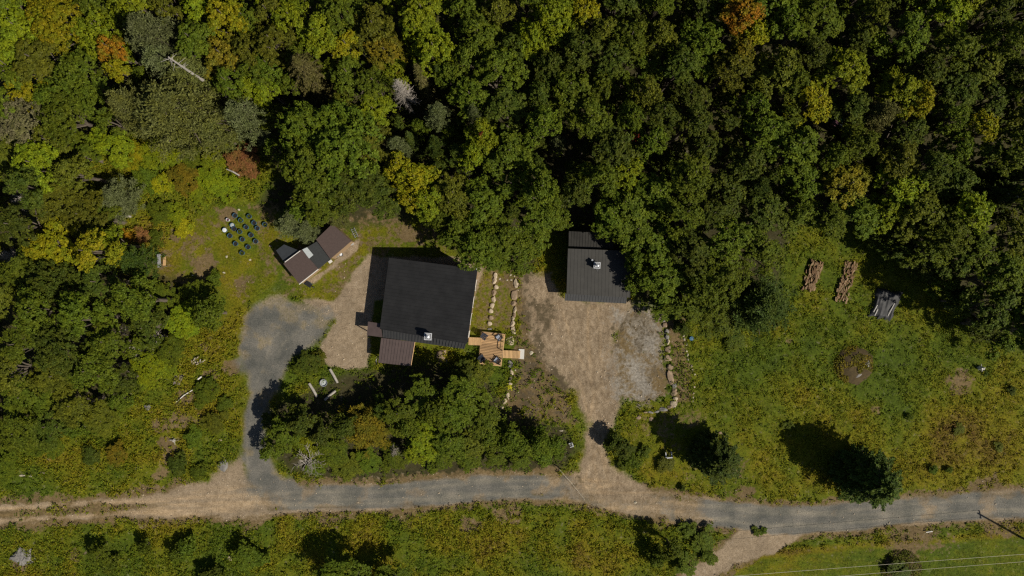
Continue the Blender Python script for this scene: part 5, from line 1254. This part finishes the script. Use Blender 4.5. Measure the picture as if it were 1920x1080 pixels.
fallen([(1268, 588, .3), (1271, 597, .3)], [.07, .07], "short white log at the head of the outer stone row", M_TRIM)
# leaning bare trunk in the top left pines: a real, tall bare stem
A = Vector(g(384, 152, .0)); top_px = (318, 108); hb = 13.0
B2 = Vector(g(top_px[0], top_px[1], hb)); bs = Vector(g(395, 160, 7.0))
r = empty("dead_tree", (bs.x, bs.y, 0)); tag(r, "tall bare grey trunk slanting between the two pines at top left", "tree", "bare dead trees")
m = MB(); m.tube([(bs.x, bs.y, -.2), bs, Vector(g(352, 132, 12.5)), Vector(g(316, 107, 17.5))], [.26, .22, .15, .07], 8); rr = random.Random(4)
for k in range(16):
    t = rr.uniform(.1, 1); p = Vector(g(352, 132, 12.5)).lerp(Vector(g(316, 107, 17.5)), t); a = rr.uniform(0, 6.28); l = rr.uniform(.4, 1.2)
    m.tube([p, p + Vector((cos(a) * l, sin(a) * l, .2))], [.035, .01], 4)
m.build("trunk", M_BIRCH, r)
# chopped logs and bark heap left of the driveway
rr = random.Random(8)
for i in range(14):
    px, py = 375 + rr.uniform(-9, 9), 676 + rr.uniform(-8, 8); x, y = g2(px, py); a = rr.uniform(0, 3)
    m = MB(); d = Vector((cos(a), sin(a), 0)) * rr.uniform(.12, .22); c = Vector((x, y, .1 + .12 * (i % 3))); m.tube([c - d, c + d], .08, 8)
    o = m.build("chopped_log", M_ROCK if i % 2 else M_BIRCH, origin=(x, y, 0)); tag(o, "short chopped round in the small heap left of the driveway", "firewood", "chopped rounds of the small heap")
x, y = g2(335, 711); r = empty("board_heap", (x, y, 0), .9); tag(r, "heap of weathered grey boards in the weeds left of the driveway", "boards")
for i in range(9):
    m = MB(); m.box((x + rr.uniform(-.1, .1) + (i - 4) * .13, y + rr.uniform(-.2, .2), .15 + .03 * (i % 3)), (.11, rr.uniform(1.1, 1.7), .03), rr.uniform(-.45, -.15), (rr.uniform(-.1, .1), 'X')); m.build("board", M_SIDING2, r)
# ------------------------------------------------------------------ garden chairs, barrels, flowers, bucket
def gchair(px, py, rz, label, s=1.0):
    x, y, _ = g(px, py, .4); r = empty("garden_chair", (x, y, 0), rz); tag(r, label, "chair", "white garden chairs near the road")
    global M4; M4 = Matrix.Translation((x, y, 0)) @ Matrix.Rotation(rz, 4, 'Z') @ Matrix.Scale(s, 4)
    m = MB()
    for i in range(4): m.prism(loc([(-.22 + i * .12, -.26, .44), (-.12 + i * .12, -.26, .44), (-.12 + i * .12, .26, .44), (-.22 + i * .12, .26, .44)]), .03)
    m.build("seat", M_BENCHW, r)
    m = MB()
    for yy in (-.24, 0, .24): m.prism(loc([(-.26, yy - .04, .95), (-.26, yy + .04, .95), (-.22, yy + .04, .95), (-.22, yy - .04, .95)]), .55)
    m.prism(loc([(-.30, -.32, 1.0), (-.30, .32, 1.0), (-.18, .32, 1.0), (-.18, -.32, 1.0)]), .06); m.build("backrest", M_WHITE, r)
    for sy in (-1, 1):
        m = MB(); m.prism(loc([(-.28, sy * .33 - .05, .68), (.33, sy * .33 - .05, .68), (.33, sy * .33 + .05, .68), (-.28, sy * .33 + .05, .68)]), .04); m.build("armrest", M_WHITE, r)
        for sx in (-.24, .29): m = MB(); m.prism(loc([(sx - .03, sy * .32 - .03, .64), (sx + .03, sy * .32 - .03, .64), (sx + .03, sy * .32 + .03, .64), (sx - .03, sy * .32 + .03, .64)]), .64); m.build("leg", M_WHITE, r)
gchair(1253, 852, radians(95), "white-framed garden chair on the grass left of the shorter spruce", 1.15)
gchair(1071, 834, radians(200), "small white garden chair at the end of the hedge by the yard mouth", .8)
for (px, py, mt, lb) in ((1578, 226, M_GREENP, "green barrel top of the upper trio in the wood"), (1567, 231, M_PURPLE, "maroon barrel of the upper trio in the wood"), (1580, 237, M_BLUEP, "blue-grey barrel of the upper trio in the wood"),
                         (1578, 377, M_GREENP, "green barrel of the lower trio in the wood"), (1568, 384, M_PURPLE, "maroon barrel of the lower trio in the wood"), (1581, 388, M_BLUEP, "blue-grey barrel of the lower trio in the wood")):
    bucket(px, py, .42, 1.0, mt, mt, lb, "barrel", "barrel", "plastic barrels in the wood", .96, z=0)
bucket(1297, 635, .26, .35, M_BLUEB, M_TUB, "bright blue bucket in the grass right of the outer stone row")
fxp = g2(956.5, 725); rr_ = np.random.default_rng(5); c = np.stack([rr_.normal(size=90) * .22, rr_.normal(size=90) * .24, rr_.uniform(.1, .4, 90)], -1)
r = empty("flower_clump", (fxp[0], fxp[1], 0)); tag(r, "bright yellow flowers growing in the stone row below the ramp", "flowers")
link("blossoms", mk_quads("blossoms", kites(c, rr_.normal(size=(90, 3)) * .4 + np.array([0, 0, 1]), .11, .09, rr_), M_FLOWER), r)
c2 = c * np.array([1.2, 1.2, .6]); link("leaves", mk_quads("leaves", kites(c2, rr_.normal(size=(90, 3)) * .5 + np.array([0, 0, 1]), .14, .06, rr_), LEAF['mid']), r)
# hose on the lawn beside the porch
pts = [g(708, 668, .03), g(705, 676, .03), g(706, 683, .03), g(711, 685, .03), g(713, 681, .03)]
o = MB().tube(pts, .025, 6).build("garden_hose", M_TRIM, origin=(*g2(708, 678), 0)); tag(o, "pale garden hose looped at the lower left corner of the brown porch roof", "hose")

# ------------------------------------------------------------------ utility pole and wires (pole stands just off the frame)
HP = 6.5
Tt = np.array(g2(1833, 962)); sdir = np.array([-0.872, 0.489])
pb_ = Tt - sdir * HP / math.tan(SUN_ELEV)
r = empty("utility_pole", (pb_[0], pb_[1], 0)); tag(r, "dark wooden utility pole carrying two wires beside the road at right", "utility pole")
m = MB(); m.tube([(pb_[0], pb_[1], -.3), (pb_[0], pb_[1], HP)], [.15, .11], 10); m.build("pole", M_POLE, r)
m = MB(); m.box((pb_[0], pb_[1], HP - .35), (.12, 1.1, .1), .2); m.build("crossarm", M_POLE, r)
for s in (-1, 1): m = MB(); m.lathe((pb_[0] - s * .1, pb_[1] + s * .45, HP - .3), [(.05, 0), (.07, .08), (.04, .16)], 8); m.build("insulator", M_WHITE, r)
def wire(pts, rad, label, mat=M_WIRE):
    q = [Vector(p) for p in pts]; c = sum(q, Vector()) / len(q); o = MB().tube(q, rad, 5).build("overhead_wire", mat, origin=(c.x, c.y, 0)); return tag(o, label, "wire")
e1 = Vector((pb_[0] - .1, pb_[1] + .45, HP - .14)); e2 = Vector((pb_[0] + .1, pb_[1] - .45, HP - .14))
def sag(a, b, s, n=14):
    return [a.lerp(b, i / n) - Vector((0, 0, s * 4 * (i / n) * (1 - i / n))) for i in range(n + 1)]
a1 = Vector(g(1300, 1087, 6.1)); a2 = Vector(g(1330, 1101, 6.1))
wire(sag(a1 + (a1 - e1) * .3, e1, .15), .017, "upper one of two pale overhead wires crossing the mown verge")
wire(sag(a2 + (a2 - e2) * .3, e2, .15), .017, "lower one of two pale overhead wires crossing the mown verge")
# small post at the yard mouth with a stay cable over the road
pp = g2(1048, 876)
r = empty("wooden_post", (pp[0], pp[1], 0)); tag(r, "short dark post at the hedge end with a cable running over the road", "post")
m = MB(); m.tube([(pp[0], pp[1], -.1), (pp[0] - .05, pp[1] + .1, 1.6)], [.07, .06], 8); m.build("post", M_POLE, r)
m = MB(); m.tube([(pp[0] - .05, pp[1] + .1, 1.5), g(1072, 906, .9), g(1097, 938, .03)], .012, 5); m.build("cable", M_WIRE, r)
print("objects", len(bpy.data.objects))
